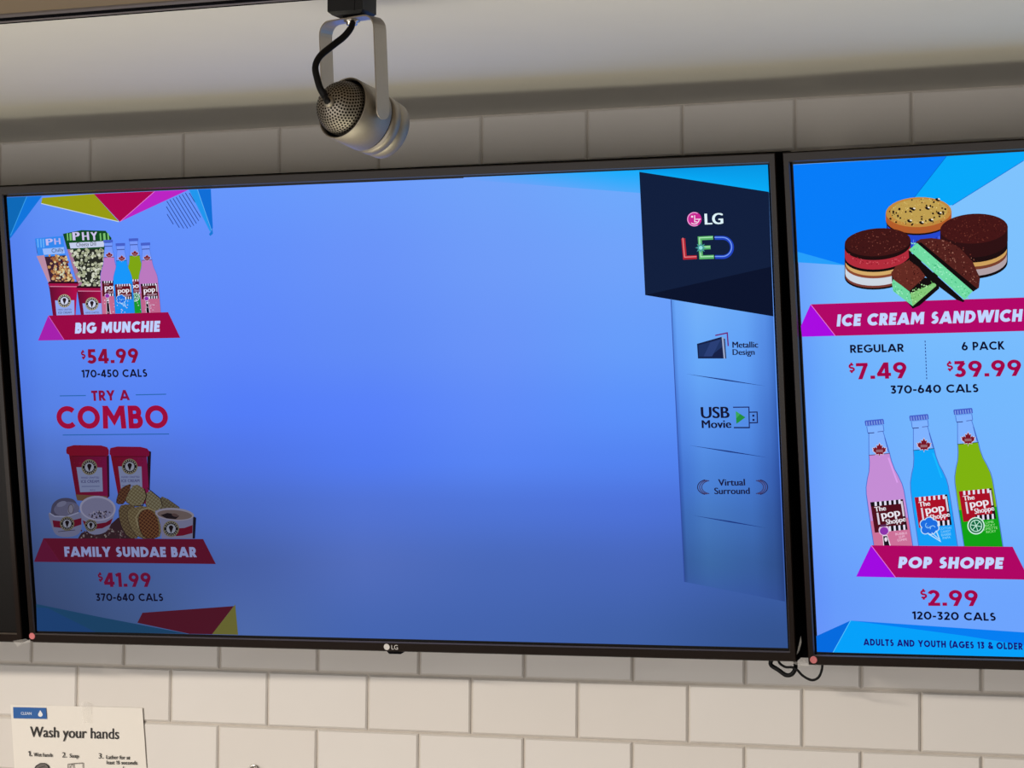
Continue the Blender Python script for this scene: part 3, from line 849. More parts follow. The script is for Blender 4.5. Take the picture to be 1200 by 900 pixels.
a.poly([(92, 632), (97, 624), (110, 620), (128, 617), (140, 606), (152, 610), (160, 632)], (62, 40, 48))
a.dots(0, 0, 110, lambda x, y: y > 618 + abs(x - 125) * .1, .6, 1.3, [(150, 140, 140), (95, 60, 70), (120, 105, 110), (70, 45, 55)], (97, 617, 158, 630), 6)
waffle([(189, 580), (200, 585), (216, 597), (204, 602), (188, 598)], (118, 112, 92), (88, 72, 55), (188, 580, 216, 602))
waffle([(174, 571), (190, 584), (192, 592), (186, 599), (172, 596)], (142, 136, 112), (105, 92, 66), (172, 571, 192, 599)); a.line([(174, 571), (190, 584), (192, 592)], 1, (50, 36, 36))
waffle([(139, 582), (143, 572), (152, 567), (156, 567), (149, 590), (138, 590)], (82, 46, 36), (118, 82, 55), (138, 566, 158, 590))
waffle([(160, 566), (171, 572), (173.5, 581), (169, 592), (158, 592), (148, 587), (153, 575)], (142, 134, 106), (104, 90, 62), (148, 566, 174, 592)); a.line([(171, 572), (173.5, 581), (169, 592), (158, 592.6)], 1.1, (46, 32, 30))
waffle([(141, 592), (152, 590), (160, 592), (160, 600), (158, 616), (166, 630), (152, 630), (142, 612)], (120, 104, 78), (80, 62, 44), (141, 590, 166, 630))
waffle([(150, 600), (158, 594), (170, 592), (182, 596), (188, 606), (191, 620), (189, 630.4), (164, 630.4), (154, 616)], (136, 122, 92), (100, 84, 56), (150, 592, 191, 630))
waffle([(164, 604), (169, 597), (177, 596), (184, 602), (188, 614), (188, 625), (186, 630.4), (171, 630.4), (165, 618)], (78, 42, 30), (136, 92, 60), (164, 596, 188, 630)); a.line([(164, 618), (161, 606), (166, 597.4), (175, 594.6), (184, 598.6)], 1.3, (158, 146, 116))
a.done()
a = Art(S1, 'sundae_cup_picture', None, .46)
a.poly(ch([(61.5, 598), (63, 590), (70, 584), (80, 582.4), (90, 585), (93.4, 594), (95, 604), (60.6, 606)]), (84, 82, 112)); a.ell(80, 596, 15, 8.6, (112, 112, 146), -5); a.ell(74, 590, 6, 3, (132, 134, 168), -20); a.ell(85, 596, 3.4, 6, (142, 140, 165), 20); a.ring(85, 596, 3, 5.4, .8, (90, 85, 100))
a.poly(ch([(58.8, 599), (66, 605), (80, 605.4), (96, 598), (98, 604), (97.6, 622), (90, 628), (75, 629), (66, 625.6), (62.6, 616), (58.8, 604.4)]), (130, 134, 172)); a.line([(60, 600.6), (66, 604.4), (80, 605), (94, 600)], 1.4, (166, 170, 205))
a.poly([(63.4, 609), (80, 611), (97.2, 606.4), (97.2, 614), (82, 619), (64.8, 617)], (118, 16, 48)); emblem(a, 80.6, 613, 8.4, .8); a.line([(70, 622.4), (90, 620.4)], .7, (60, 55, 80)); a.done(); a = Art(S1, 'sundae_cup_picture', None, .46)
a.poly(ch([(95.2, 586), (96.6, 603), (101, 618), (108, 626), (120, 625.6), (129, 621), (136.8, 602), (137.6, 586)]), (138, 142, 180)); a.poly([(98.6, 609), (110, 614), (126, 611.6), (134, 606.6), (131.4, 613.6), (122, 618.4), (110, 619.6), (101.4, 616)], (118, 16, 48)); emblem(a, 108.4, 615, 7.2, .78)
a.ell(116.4, 595, 21.2, 14.6, (172, 172, 205), 4); a.ell(116.4, 595.4, 19, 12.6, (140, 140, 178), 4)
inb = lambda x, y: (x - 121) ** 2 / 14.6 ** 2 + (y - 603) ** 2 / 5.2 ** 2 < 1 and (x - 116.4) ** 2 / 18.4 ** 2 + (y - 595.4) ** 2 / 12 ** 2 < 1
a.dots(0, 0, 70, inb, .6, 1.3, [(60, 50, 70), (170, 165, 190), (35, 30, 45), (115, 105, 130)], (104, 596, 138, 609), 5); a.done(); a = Art(S1, 'sundae_cup_picture', None, .46)
a.poly([(184, 600), (189.6, 610), (191.4, 630.4), (228.4, 630.4), (229, 604)], (140, 142, 182)); a.poly([(228.2, 604.4), (231.8, 606), (230.4, 630.4), (227.6, 630.4)], (30, 26, 48))
a.poly([(208, 618.6), (218, 618), (227.6, 614.6), (227.4, 624), (216, 627), (208, 627.6)], (125, 16, 48)); a.ell(206.6, 602, 22.8, 7.4, (165, 162, 185), 4); a.ell(206.6, 602.6, 20.4, 5.6, (128, 112, 112), 4)
a.poly([(190, 603), (198, 600.4), (206, 601.6), (212, 604), (208, 607.6), (197, 606.8)], (34, 26, 34)); a.ell(207, 603, 4, 1.8, (96, 76, 76), 15)
emblem(a, 202.4, 619, 9.4, .82); a.done()
banner(S1, [(53, 630), (240, 631), (254.8, 660.2), (42, 657.6)], [(53, 630), (72.4, 657.9), (42, 657.6)], (80, 12, 36), (82, 15, 46), (88, 18, 48))
a = Art(S1, 'heading_text'); a.text('FAMILY SUNDAE BAR', (78, 651.6), (232.2, 652.2), 11.6, (122, 132, 176), .26); a.done()
a = Art(S1, 'price_text'); a.text('$', (117, 681), (123, 681), 11, (95, 10, 48), .19).text('41.99', (124.6, 687), (179.4, 687), 16.6, (96, 10, 48), .215); a.done()
a = Art(S1, 'calories_text'); a.text('370-640 CALS', (114.8, 703.4), (193.4, 703.6), 8.8, (10, 8, 34), .2); a.done()
a = Art(S1, 'bottom_triangles')
a.poly([(44.6, 707), (120, 722.4), (222, 741.8), (45.6, 738.6)], (24, 62, 96)).poly([(44.8, 711), (58, 711.6), (114, 739.9), (45.6, 738.6)], (25, 60, 108))
a.poly([(163, 729), (169, 717.2), (276, 709.4), (250.4, 742.4), (224, 741.9)], (72, 17, 34)).poly([(277.6, 707.4), (281, 743), (250.4, 742.4)], (98, 96, 46)); a.done()

# ---- maker panel at the right of the wide screen
a = Art(S1, 'cyan_wedge')


def wedge(x, y, s, t):
    b = TVB(x, y); k = min(1, max(0, (x - 545) / 190)) * (.35 + .65 * (1 - t)); c = (20, 172, 252); return tuple(b[i] * (1 - k) + c[i] * k for i in range(3))


a.grid([(545, 207.7), (752, 199.0), (752, 226), (545, 210)], 20, 4, wedge)
a.grid([(750, 199), (901, 192.7), (902.5, 226), (752, 203)], 8, 4, lambda x, y, s, t: (0, 150 + 22 * t, 228 + 20 * t)); a.done()
a = Art(S1, 'maker_panel'); a.poly([(750.6, 201.2), (902.2, 224.6), (907.6, 370.4), (757.5, 345.4)], (12, 28, 60)).poly([(757.5, 345.4), (905.4, 312), (907.6, 370.4)], (4, 15, 43)); a.done()
a = Art(S1, 'maker_logo')
a.ell(815, 256.6, 8.5, 8.5, (200, 40, 145)); a.ring(815, 256.6, 7.8, 7.8, 1.0, (235, 165, 220), 60, 300); a.ell(812.4, 253.6, 1.2, 1.2, (250, 225, 245)); a.line([(815.4, 252), (815.4, 259.6), (818.4, 259.6)], 1.0, (250, 225, 245)); a.ring(815, 256.6, 5.6, 5.6, 1.0, (250, 225, 245), 0, 130, 12); a.line([(816.6, 256.6), (822.6, 256.6)], 1.0, (250, 225, 245))
a.type('LG', (828, 262.8), (848.4, 262), 12.6, (222, 244, 250), .035); a.done()
a = Art(S1, 'backlight_logo')
for pts, c, hi in (([(802, 279), (804, 301.6), (818, 301)], (176, 36, 52), (232, 130, 135)), ([(837, 278.2), (821.4, 279), (823, 301.2), (838, 300.6)], (92, 178, 108), (175, 235, 185)), ([(822.4, 290), (834, 289.4)], (92, 178, 108), (175, 235, 185)),
                   ([(839, 278.4)] + arc(848.4, 289.6, 10.8, 11.2, -90, 90, 16) + [(839.5, 300.8)], (30, 66, 190), (120, 160, 245))):
    a.line(pts, 4.5, c); a.line([(x - .4, y - .6) for x, y in pts], 1.1, hi)
a.poly([(822.6 + (6.6 if k % 2 == 0 else 3.2) * math.cos(k * math.pi / 8), 290 + (6.6 if k % 2 == 0 else 3.2) * math.sin(k * math.pi / 8)) for k in range(16)], (66, 150, 150)); a.ell(822.6, 290, 2.2, 2.2, (150, 225, 225)); a.done()
a = Art(S1, 'feature_strip')
ST = interp_table([0, .04, .25, .7, .93, 1], [350, 420, 500, 560, 610, 660, 705], [[(83, 139, 222), (105, 165, 247), (116, 176, 249), (105, 168, 247), (88, 145, 232), (70, 124, 212)],
    [(77, 128, 217), (96, 156, 245), (104, 169, 249), (96, 159, 245), (79, 133, 222), (61, 112, 198)],
    [(62, 106, 201), (80, 135, 230), (89, 147, 236), (81, 138, 228), (64, 112, 199), (48, 89, 172)],
    [(51, 90, 181), (66, 115, 206), (75, 130, 215), (67, 119, 206), (54, 95, 176), (40, 75, 153)],
    [(44, 79, 154), (59, 105, 180), (68, 117, 189), (61, 107, 182), (49, 86, 156), (38, 68, 134)],
    [(41, 71, 135), (54, 93, 158), (59, 103, 165), (54, 93, 158), (46, 79, 140), (37, 64, 121)],
    [(51, 81, 154), (55, 87, 163), (57, 91, 165), (53, 85, 158), (49, 79, 147), (40, 66, 128)]])
a.grid([(788, 350.6), (907.3, 370.2), (921.2, 704), (803.6, 681)], 24, 24, lambda x, y, s, t: ST(s, y))
for (x0, y0), (x1, y1) in (((804.4, 437.4), (899, 452)), ((808, 521), (902, 535.6)), ((812.6, 603), (900.5, 618))):
    a.poly([(x0, y0), ((x0 + x1) / 2, (y0 + y1) / 2 - .8), (x1, y1), ((x0 + x1) / 2, (y0 + y1) / 2 + .8)], (26, 52, 125))
a.line([(787.8, 350.8), (803.4, 681)], .9, (52, 80, 165)); a.done()
NV = (22, 22, 62)
a = Art(S1, 'metallic_design_icon')
a.poly([(818.2, 402.4), (847, 394.2), (849.6, 419.6), (819.4, 419.6)], (18, 30, 70)).poly([(820, 404), (846, 396.8), (847.6, 406), (833, 417.4), (820.6, 417.4)], (28, 50, 100)).poly([(834, 400.6), (846, 397), (836, 417), (826, 417)], (40, 62, 118)).poly([(847, 394.2), (850.6, 396), (852.4, 419.6), (849.4, 419.6)], (150, 165, 200)).poly([(849.4, 396), (851, 396.6), (852.6, 419.6), (851.4, 419.6)], (35, 45, 85))
a.line([(839.6, 392.6), (853.6, 389.6), (854.8, 405)], 1.5, (110, 24, 112))
a.type('Metallic', (860, 407), (889.6, 406.8), 7.0, NV, .03).type('Design', (860.2, 415.4), (885.6, 415.2), 6.6, NV, .03); a.done()
a = Art(S1, 'usb_movie_icon')
a.type('USB', (823.6, 489.4), (856, 489), 13, (16, 16, 50), .03).type('Movie', (824.4, 501), (858.2, 500.6), 9.2, (16, 16, 50), .03)
a.line([(860.4, 476.6), (879, 476.4)], 1.3, (30, 40, 105)).line([(879, 475.8), (879.6, 501)], 1.3, (30, 40, 105)).line([(861.4, 500.4), (880, 500.4)], 1.5, (20, 25, 80)).line([(879.2, 482.4), (888.6, 482.2), (889, 494.6), (879.6, 494.8)], 1.3, (24, 30, 85))
a.poly([(883, 485.2), (885.4, 485.2), (885.4, 487.6), (883, 487.6)], (20, 25, 80)).poly([(883.2, 490.2), (885.6, 490.2), (885.6, 492.6), (883.2, 492.6)], (20, 25, 80)); a.poly([(863.6, 481), (875, 488.4), (864.4, 496)], (34, 140, 62)).poly([(863.6, 481), (869, 484.5), (864, 490)], (60, 165, 90)); a.done()
a = Art(S1, 'virtual_surround_icon')
a.type('Virtual', (843.6, 568.4), (874.4, 568), 7.6, NV, .03).type('Surround', (839, 578.2), (880, 578), 7.4, NV, .03)
for i, c in enumerate(((40, 36, 84), (70, 55, 95), (60, 60, 110))):
    a.ring(834 + i * 2.4 - 3, 570, 12, 8.8 - .4 * i, 1.1, c, 105, 255, 14); a.ring(884 + 1 - i * 2.4 + 4, 570, 12, 8.8 - .4 * i, 1.1, c, -75, 75, 14)
a.done()

# ---- the right-hand screen
T2B = interp_table([930, 990, 1100, 1250, 1700], [170, 330, 450, 600, 700, 780], [
    [(104, 166, 248), (123, 188, 253), (127, 195, 253), (127, 195, 253), (121, 188, 253)], [(105, 160, 250), (121, 184, 253), (125, 192, 253), (125, 192, 253), (121, 188, 253)], [(95, 153, 250), (109, 175, 253), (114, 183, 253), (116, 185, 253), (116, 185, 253)],
    [(101, 151, 250), (109, 166, 253), (117, 175, 253), (117, 178, 253), (117, 175, 253)], [(95, 140, 248), (103, 156, 251), (109, 164, 253), (109, 164, 253), (109, 164, 253)], [(102, 142, 247), (106, 154, 251), (109, 163, 253), (109, 163, 253), (109, 163, 253)]])
a = Art(S2, 'lit_background'); a.grid(corners(S2), 40, 28, lambda x, y, s, t: T2B(x, y)); a.done()
a = Art(S2, 'top_triangles')
a.poly([(929.6, 193.2), (1109, 183), (1060, 246), (1045, 292), (992, 311), (934.6, 295)], (0, 124, 248)).poly([(1109, 183), (1212, 177), (1200, 187.6), (1116, 240.4), (1060, 246)], (0, 168, 250)).poly([(934.6, 295), (992, 311), (935.2, 307.4)], (36, 158, 250))
a.line([(1109, 183.4), (1060, 246)], .7, (0, 100, 205)).line([(1200, 188), (1116, 240.6)], .7, (0, 110, 215)); a.done()
banner(S2, [(950, 356.6), (1262, 346.6), (1262, 386.2), (979, 393.6), (940, 394.6), (938.6, 382)], [(950, 356.6), (979, 393.6), (940, 394.6), (938.6, 382)], (176, 0, 102), (168, 5, 225), (235, 120, 220))
a = Art(S2, 'cookie_sandwich_picture')


def sweep(cx, cy, rx, ry, rot, dy, col):
    c, s = math.cos(math.radians(rot)), math.sin(math.radians(rot)); E = lambda an: (cx + rx * math.cos(an) * c - ry * math.sin(an) * s, cy + rx * math.cos(an) * s + ry * math.sin(an) * c)
    lo = [E(math.pi * i / 18) for i in range(19)]; hi = [E(math.pi + math.pi * i / 18) for i in range(19)]
    a.poly([(x, y + dy) for x, y in lo] + hi, col)


def spk(cx, cy, rx, ry, rot, n, cols, r0=.35, r1=.9):
    c, s = math.cos(math.radians(rot)), math.sin(math.radians(rot))
    def ins(x, y):
        dx, dy = x - cx, y - cy; u = dx * c + dy * s; v = -dx * s + dy * c; return u * u / rx / rx + v * v / ry / ry < .94
    a.dots(0, 0, n, ins, r0, r1, cols, (cx - rx, cy - ry - 4, cx + rx, cy + ry + 4), 5)


BK = (14, 6, 8)
# chocolate chip cookie in a blue wrapper
sweep(1076.6, 250, 37.4, 17, -2, 29, BK); sweep(1076.6, 250, 36.4, 17, -2, 27.5, (34, 70, 205))
a.up(); a.hold = True
for i in range(26):
    an = math.radians(10 + i * 6.4); x = 1076.6 + 36 * math.cos(an); y = 250 + 17 * math.sin(an); a.line([(x, y + 14), (x, y + 26)], .9, ((90, 120, 235), (20, 40, 150))[i % 2])
a.hold = False
sweep(1076.6, 249, 38.4, 17.6, -2, 9, (20, 10, 12)); sweep(1076.6, 249, 38.6, 17.6, -2, 7, (178, 92, 40)); a.ell(1076.6, 248.6, 38.4, 17.6, (192, 138, 62), -2); a.ell(1077, 247.8, 33.5, 14.6, (190, 158, 80), -2)
spk(1076.6, 248.6, 37, 17, -2, 170, [(225, 200, 125), (170, 120, 55), (215, 180, 100), (180, 140, 70)]); spk(1076.6, 249, 37, 17, -2, 44, [(25, 12, 10), (40, 20, 15)], .7, 1.7)
for x, y in ((1070, 245), (1087, 244), (1099, 234), (1066, 259), (1091, 258), (1080, 261), (1101, 250)): a.ell(x, y, 3, 1.8, (22, 12, 12), 20, 9); a.ell(x + 1.6, y - .8, 1.5, .9, (235, 225, 205), 20, 8)
# whole cookie at right
sweep(1141.6, 268, 39.4, 17.6, -3, 41, BK); sweep(1141.6, 268, 38.6, 17.4, -3, 38, (176, 160, 165)); sweep(1141.6, 268, 38.6, 17.4, -3, 30.5, (120, 62, 42)); sweep(1141.6, 268, 38.6, 17.4, -3, 27, (205, 160, 92)); sweep(1141.6, 268, 39.4, 17.6, -3, 22, (26, 8, 10))
sweep(1141.6, 268, 39.6, 17.6, -3, 16, (44, 12, 14)); a.ell(1141.6, 268, 39.8, 17.4, (66, 18, 18), -3); spk(1141.6, 268, 38.6, 16.6, -3, 200, [(92, 34, 28), (48, 10, 12), (112, 52, 40), (70, 22, 20)])
# whole cookie at left
sweep(1028.8, 284.6, 38.8, 16.6, -4, 38, BK); sweep(1028.8, 284.6, 38.4, 16.6, -4, 36, (120, 60, 50)); sweep(1028.8, 284.6, 38, 16.4, -4, 33.6, (205, 214, 226)); sweep(1028.8, 284.6, 38, 16.4, -4, 25, (140, 72, 46)); sweep(1028.8, 284.6, 37.6, 16.4, -4, 22, (212, 170, 105)); sweep(1028.8, 284.6, 38.6, 16.6, -4, 17.4, BK)
sweep(1028.8, 284.6, 38.4, 16.6, -4, 14.4, (176, 42, 58)); sweep(1028.8, 284.6, 38.6, 16.6, -4, 3.4, (30, 8, 10)); a.ell(1028.8, 283.8, 38.8, 16.4, (62, 18, 18), -4); spk(1028.8, 283.8, 37.6, 15.6, -4, 190, [(95, 36, 30), (44, 10, 12), (125, 66, 56), (70, 22, 20)])
a.dots(0, 0, 60, lambda x, y: ((x - 1028.8) / 36) ** 2 + ((y - 294) / 17) ** 2 < 1 and y > 296 + ((x - 1028) * -.02) and ((x - 1028.8) / 38) ** 2 + ((y - 289) / 16.5) ** 2 > 1, .5, .9, [(205, 85, 95), (140, 25, 40)], (990, 288, 1068, 314), 5)
a.poly([(1066, 303), (1085, 280), (1115, 290), (1104, 312)], BK)
# quarter piece
a.poly([(1045, 318), (1046, 334), (1060, 350), (1070, 361.6), (1078, 358), (1101, 338), (1100, 328)], BK); a.poly([(1045.6, 331), (1047.4, 327), (1066.6, 342), (1097.4, 328.4), (1097.4, 335), (1070, 358.6), (1047, 341)], (112, 214, 158)); a.poly([(1066.6, 342), (1097.4, 328.4), (1097.4, 335), (1070, 358.6)], (132, 200, 120))
a.poly([(1066, 340), (1096, 324), (1094, 318), (1100, 322), (1098, 330), (1066.8, 344)], BK); a.poly([(1044.6, 320), (1050, 312), (1068, 303.6), (1078, 311), (1083, 320), (1086, 323), (1066, 341), (1048, 328)], (98, 40, 32)); spk(1066, 322, 18, 15, 0, 90, [(140, 75, 60), (60, 18, 16), (120, 55, 44)])
a.dots(0, 0, 46, lambda x, y: y > 340 - (x - 1066) * .45 and y < 356 - (x - 1070) * .82 and x > 1067, .5, 1, [(175, 230, 160), (95, 165, 85)], (1067, 328, 1098, 358), 5); a.dots(0, 0, 26, lambda x, y: y > 331 + (x - 1047) * .72 and y < 340 + (x - 1047) * .7, .5, 1, [(165, 240, 200), (75, 180, 125)], (1047, 328, 1069, 357), 5)
# half cookie leaning across
a.poly([(1065, 293), (1131, 352.6), (1129, 354), (1121, 351), (1101, 336), (1086, 325), (1077, 313), (1066, 305)], BK); a.poly([(1073, 284), (1079, 280), (1092, 278.8), (1106, 280.6), (1124, 289.4), (1140, 306), (1148.8, 326), (1147.6, 337), (1141, 341.6), (1075, 285)], (80, 30, 26))
a.dots(0, 0, 150, lambda x, y: y < 283 + (x - 1082) * .84 and ((x - 1098) / 50) ** 2 + ((y - 327) / 48) ** 2 < 1 and y > 281, .4, 1.1, [(125, 70, 58), (55, 14, 14), (150, 98, 84), (98, 40, 34)], (1080, 279, 1149, 338), 5)
a.poly([(1074, 284.4), (1080, 284), (1146, 338.4), (1140.4, 341.4)], BK); a.poly([(1065.6, 292.6), (1075.2, 284.6), (1140.4, 341), (1131, 351.2)], (112, 218, 162))
a.dots(0, 0, 100, lambda x, y: abs((y - 288.4) - (x - 1070.4) * .87) < 5.6 and 1068 < x < 1136, .5, 1.1, [(160, 240, 198), (75, 185, 130), (130, 228, 178)], (1066, 284, 1138, 350), 5)
a.done()
a = Art(S2, 'heading_text'); a.text('ICE CREAM SANDWICH', (981, 382.4), (1199.8, 376.4), 14, (192, 212, 255), .27, .14).text('ES', (1203, 376.3), (1221, 375.8), 14, (192, 212, 255), .27, .14); a.done()
P2 = (160, 0, 72); D2 = (8, 8, 42)
a = Art(S2, 'regular_price'); a.text('REGULAR', (997, 413.4), (1059.8, 412), 9.4, D2, .2).text('$', (995, 437), (1002.6, 436.8), 12, P2, .18).text('7.49', (1004.4, 444.4), (1063.4, 443), 19, P2, .2); a.done()
a = Art(S2, 'six_pack_price'); a.text('6 PACK', (1127.6, 410.6), (1178, 409.4), 9.8, D2, .2).text('$', (1110, 435), (1117.6, 434.8), 12, P2, .18).text('39.99', (1119, 442), (1197.6, 440.2), 19, P2, .2); a.done()
a = Art(S2, 'dotted_divider')
for i in range(12): a.line([(1084.6 + i * .17, 399 + i * 3.9), (1084.6 + i * .17 + .08, 401.2 + i * 3.9)], 1.0, (30, 50, 130)); a.hold = True
a.done()
a = Art(S2, 'calories_text'); a.text('370-640 CALS', (1044.4, 461.2), (1147.2, 459.4), 9.6, D2, .2); a.done()
a = Art(S2, 'soda_bottles_picture'); GL2 = (126, 178, 255)
soda(a, (1024.8, 491.6), (1047.4, 639), 1.0, (196, 140, 212), (204, 112, 152), (78, 10, 26), 'pink', GL2)
soda(a, (1077.2, 485.8), (1100, 639), 1.0, (10, 165, 250), (14, 158, 248), (170, 10, 36), 'blue', GL2)
soda(a, (1129, 478.6), (1153.4, 639.4), 1.0, (126, 178, 10), (12, 160, 18), (168, 10, 36), 'green', GL2); a.done()
banner(S2, [(1022, 638.4), (1187.6, 640), (1207, 678.6), (1004.4, 675)], [(1022, 638.4), (1050.6, 676), (1004.4, 675)], (174, 0, 98), (160, 4, 225), (235, 120, 220))
a = Art(S2, 'heading_text'); a.text('POP SHOPPE', (1053.6, 665), (1178, 666), 13.2, (192, 212, 255), .27, .14); a.done()
a = Art(S2, 'price_text'); a.text('$', (1079.6, 702), (1087.8, 702), 12.5, P2, .18).text('2.99', (1089, 709.2), (1147.4, 709.6), 18.6, P2, .2); a.done()
a = Art(S2, 'calories_text'); a.text('120-320 CALS', (1070.4, 725), (1168, 726.8), 9.4, D2, .2); a.done()
a = Art(S2, 'bottom_triangles')
a.poly([(957.8, 744.6), (998, 726.4), (977.4, 763.6), (958.6, 763)], (0, 106, 222)).poly([(998, 726.4), (1300, 748), (1300, 771.6), (977.4, 763.6)], (0, 160, 250)).poly([(998, 726.4), (1300, 747), (1300, 771), (1130, 744)], (0, 126, 242)); a.line([(998, 726.4), (977.4, 763.6)], .7, (90, 200, 255)); a.done()
a = Art(S2, 'footnote_text'); a.text('ADULTS AND YOUTH (AGES 13 & OLDER', (1013.4, 755.4), (1199.4, 760.6), 7.8, (20, 8, 118), .235, 0, .15); a.done()

# ---------------------------------------------------------------- red dots on the bezels
for Mx, u, v, lb in ((M1, -.0068, -.0068, 'small round red sticker on the lower left corner of the wide blue screen'), (M2, -.0040, -.0092, 'small round red sticker on the lower left corner of the right-hand screen')):
    vs = []; n = 28; r = .0046
    for yy, rr in ((0, r), (-.0006, r), (-.0009, r * .85), (-.0006, r * .6)):
        for k in range(n):
            an = 2 * math.pi * k / n; vs.append((rr * math.cos(an), yy, rr * math.sin(an)))
    fs = [(j * n + k, j * n + (k + 1) % n, (j + 1) * n + (k + 1) % n, (j + 1) * n + k) for j in range(3) for k in range(n)] + [tuple(range(3 * n, 4 * n)), tuple(range(n - 1, -1, -1))]
    o = mk('round_sticker', vs, fs, M['sticker']); o.matrix_world = Mx @ Matrix.Translation((u, -.0061, v)); tag(o, lb, 'sticker', 'red stickers on the screen corners')

# ---------------------------------------------------------------- cables and tape below the gap
Yc = -0.085
path = [(921, 752, -.075), (908, 768, Yc), (903, 778, Yc), (912, 785, Yc), (921, 791, Yc), (928, 790, Yc), (932, 783, Yc), (932, 774, Yc), (930, 764, -.075)]
o = tube('power_cable', [on_y(x, y, Y) for x, y, Y in path],   .0028, M['cord']); tag(o, 'short black cable loop hanging under the lower right corner of the wide screen', 'cable')
path = [(912, 766, -.09), (913, 776, -.095), (920, 781.5, -.095), (928, 782, -.095), (934, 785, -.095), (941, 792, -.095), (951, 797, -.095), (959, 794, -.095), (963, 785, -.095), (963.5, 776, -.09), (962, 764, -.075)]
o = tube('power_cable', [on_y(x, y, Y) for x, y, Y in path], .0016, M['cord']); tag(o, 'thin black cable drooping in the wide loop below the gap between two screens', 'cable')


def tape(pts, Y, th, lb):
    P = [on_y(x, y, Y + dy) for x, y, dy in pts]; n = len(P)
    vs = P + [p + Vector((0, th, 0)) for p in P]
    fs = [tuple(range(n)), tuple(range(2 * n - 1, n - 1, -1))] + [(k, n + k, n + (k + 1) % n, (k + 1) % n) for k in range(n)]
    return tag(mk('clear_tape', vs, fs, M['tape']), lb, 'tape')


tape([(926, 776, 0), (937, 775.4, -.003), (942, 771.4, -.006), (945.6, 776.6, 0), (957, 779.6, .002), (948, 781, 0), (941, 781.6, .003), (932, 778.6, 0)], -.128, .0006, 'crumpled clear tape bridging the bottom of the gap between the lit screens')
tape([(933.6, 767, 0), (938.4, 745, -.004), (939.2, 753, -.003), (936.6, 763, 0)], -.135, .0006, 'shiny sliver of clear tape inside the gap between the lit screens')
tape([(15, 751, 0), (30, 748.6, -.003), (39, 752.4, 0), (27, 753.6, 0), (20, 758.4, .004)], -.157, .0006, 'torn clear tape under the corner between the dark and the wide screen')

# ---------------------------------------------------------------- hand washing notice on the tiles
PN = on_y(17, 985, -.0012)
notice = empty('notice', PN, 'white wash your hands notice taped to the tiles, blue tab at its top', 'notice')
SN = Surf(PN, Vector((1, 0, 0)), Vector((0, 0, 1)), notice, M['print'], 0.0003)
tl, tr, br, bl = [SN.uv(*p) for p in ((12.4, 825.6), (167.4, 829.6), (177.6, 985), (22, 980))]
cs = lin((240, 236, 228)); vs = []; n = 12
for yy in (-.0003, .0003):
    for t in range(n + 1):
        for s in (0, .5, 1):
            p = (tl * (1 - s) + tr * s) * (1 - t / n) + (bl * (1 - s) + br * s) * (t / n)
            vs.append((p[0], yy - .0012 * (s == 1) * (1 - t / n), p[1]))
k = 3 * (n + 1); fs = []
for t in range(n):
    for s in range(2):
        q = t * 3 + s; fs.append((q, q + 1, q + 4, q + 3)); fs.append((k + q + 3, k + q + 4, k + q + 1, k + q))
    fs.append((t * 3, t * 3 + 3, k + t * 3 + 3, k + t * 3)); fs.append((t * 3 + 2, k + t * 3 + 2, k + t * 3 + 5, t * 3 + 5))
fs.append((0, k, k + 1, 1)); fs.append((1, k + 1, k + 2, 2)); e = n * 3; fs.append((e, e + 1, k + e + 1, k + e)); fs.append((e + 1, e + 2, k + e + 2, k + e + 1))
mk('paper_sheet', vs, fs, M['print'], notice, cols=[cs] * len(vs))
SN.base = 0.0018
a = Art(SN, 'blue_tab'); a.poly([(16, 828.6), (54.6, 829.4), (55.6, 842.4), (16.6, 841.6)], (8, 92, 170)); a.type('CLEAN', (25.4, 837.4), (37.6, 837.6), 3.2, (215, 225, 240), .02)
a.poly([(47.9, 832)] + [(48.1 + 2.7 * math.cos(math.radians(q)), 837.4 + 2.5 * math.sin(math.radians(q))) for q in range(-20, 201, 20)], (240, 242, 245)); a.done()
INK = (22, 20, 22)
a = Art(SN, 'heading_text'); a.type('Wash your hands', (36, 863.4), (140, 866), 12.2, INK, .012); a.done()
a = Art(SN, 'step_text'); a.text('1.', (33.8, 886), (38.4, 886.1), 6, INK, .17).type('Wet hands', (40.4, 886.4), (62.2, 886.8), 4.4, INK, .03); a.done()
a = Art(SN, 'step_text'); a.type('2.', (73.6, 887.4), (79, 887.5), 6, INK, .01).type('Soap', (82.4, 887.6), (93, 887.9), 4.4, INK, .03); a.done()
a = Art(SN, 'step_text'); a.type('3.', (116.4, 888.6), (121.8, 888.7), 6, INK, .01).type('Lather for at', (125.4, 889.2), (153.2, 889.8), 4.4, INK, .03).type('least', (125.8, 895.4), (135, 895.6), 4.4, INK, .03).text('15', (137, 895.6), (141, 895.6), 4.2, INK, .2).type('seconds', (143.2, 895.7), (161.6, 896), 4.4, INK, .03); a.done()
GY = (105, 100, 96)
a = Art(SN, 'step_drawing'); a.poly([(40, 902), (43, 897), (48, 894), (54, 894), (58, 897), (60, 904), (56, 916), (42, 914)], INK).poly([(41, 902), (44, 898), (48, 895), (54, 895), (57, 898), (58.6, 904), (55, 914), (43, 912)], GY).line([(46, 900), (54, 897.4)], .7, INK).line([(46, 903), (56, 901)], .7, INK); a.done(); a = Art(SN, 'step_drawing')
a.line([(88, 918), (87, 894.6), (98, 894), (99, 918), (88, 918)], .8, GY).line([(80.6, 918), (80.6, 895.4), (86, 894.8)], .8, GY).line([(83, 904), (83.4, 898), (86, 895)], .8, GY); a.done(); a = Art(SN, 'step_drawing')
a.line([(145.6, 898), (144, 906), (140, 912)], .9, GY).line([(128, 912), (140, 902), (156, 908), (160, 918)], .9, GY); a.done()
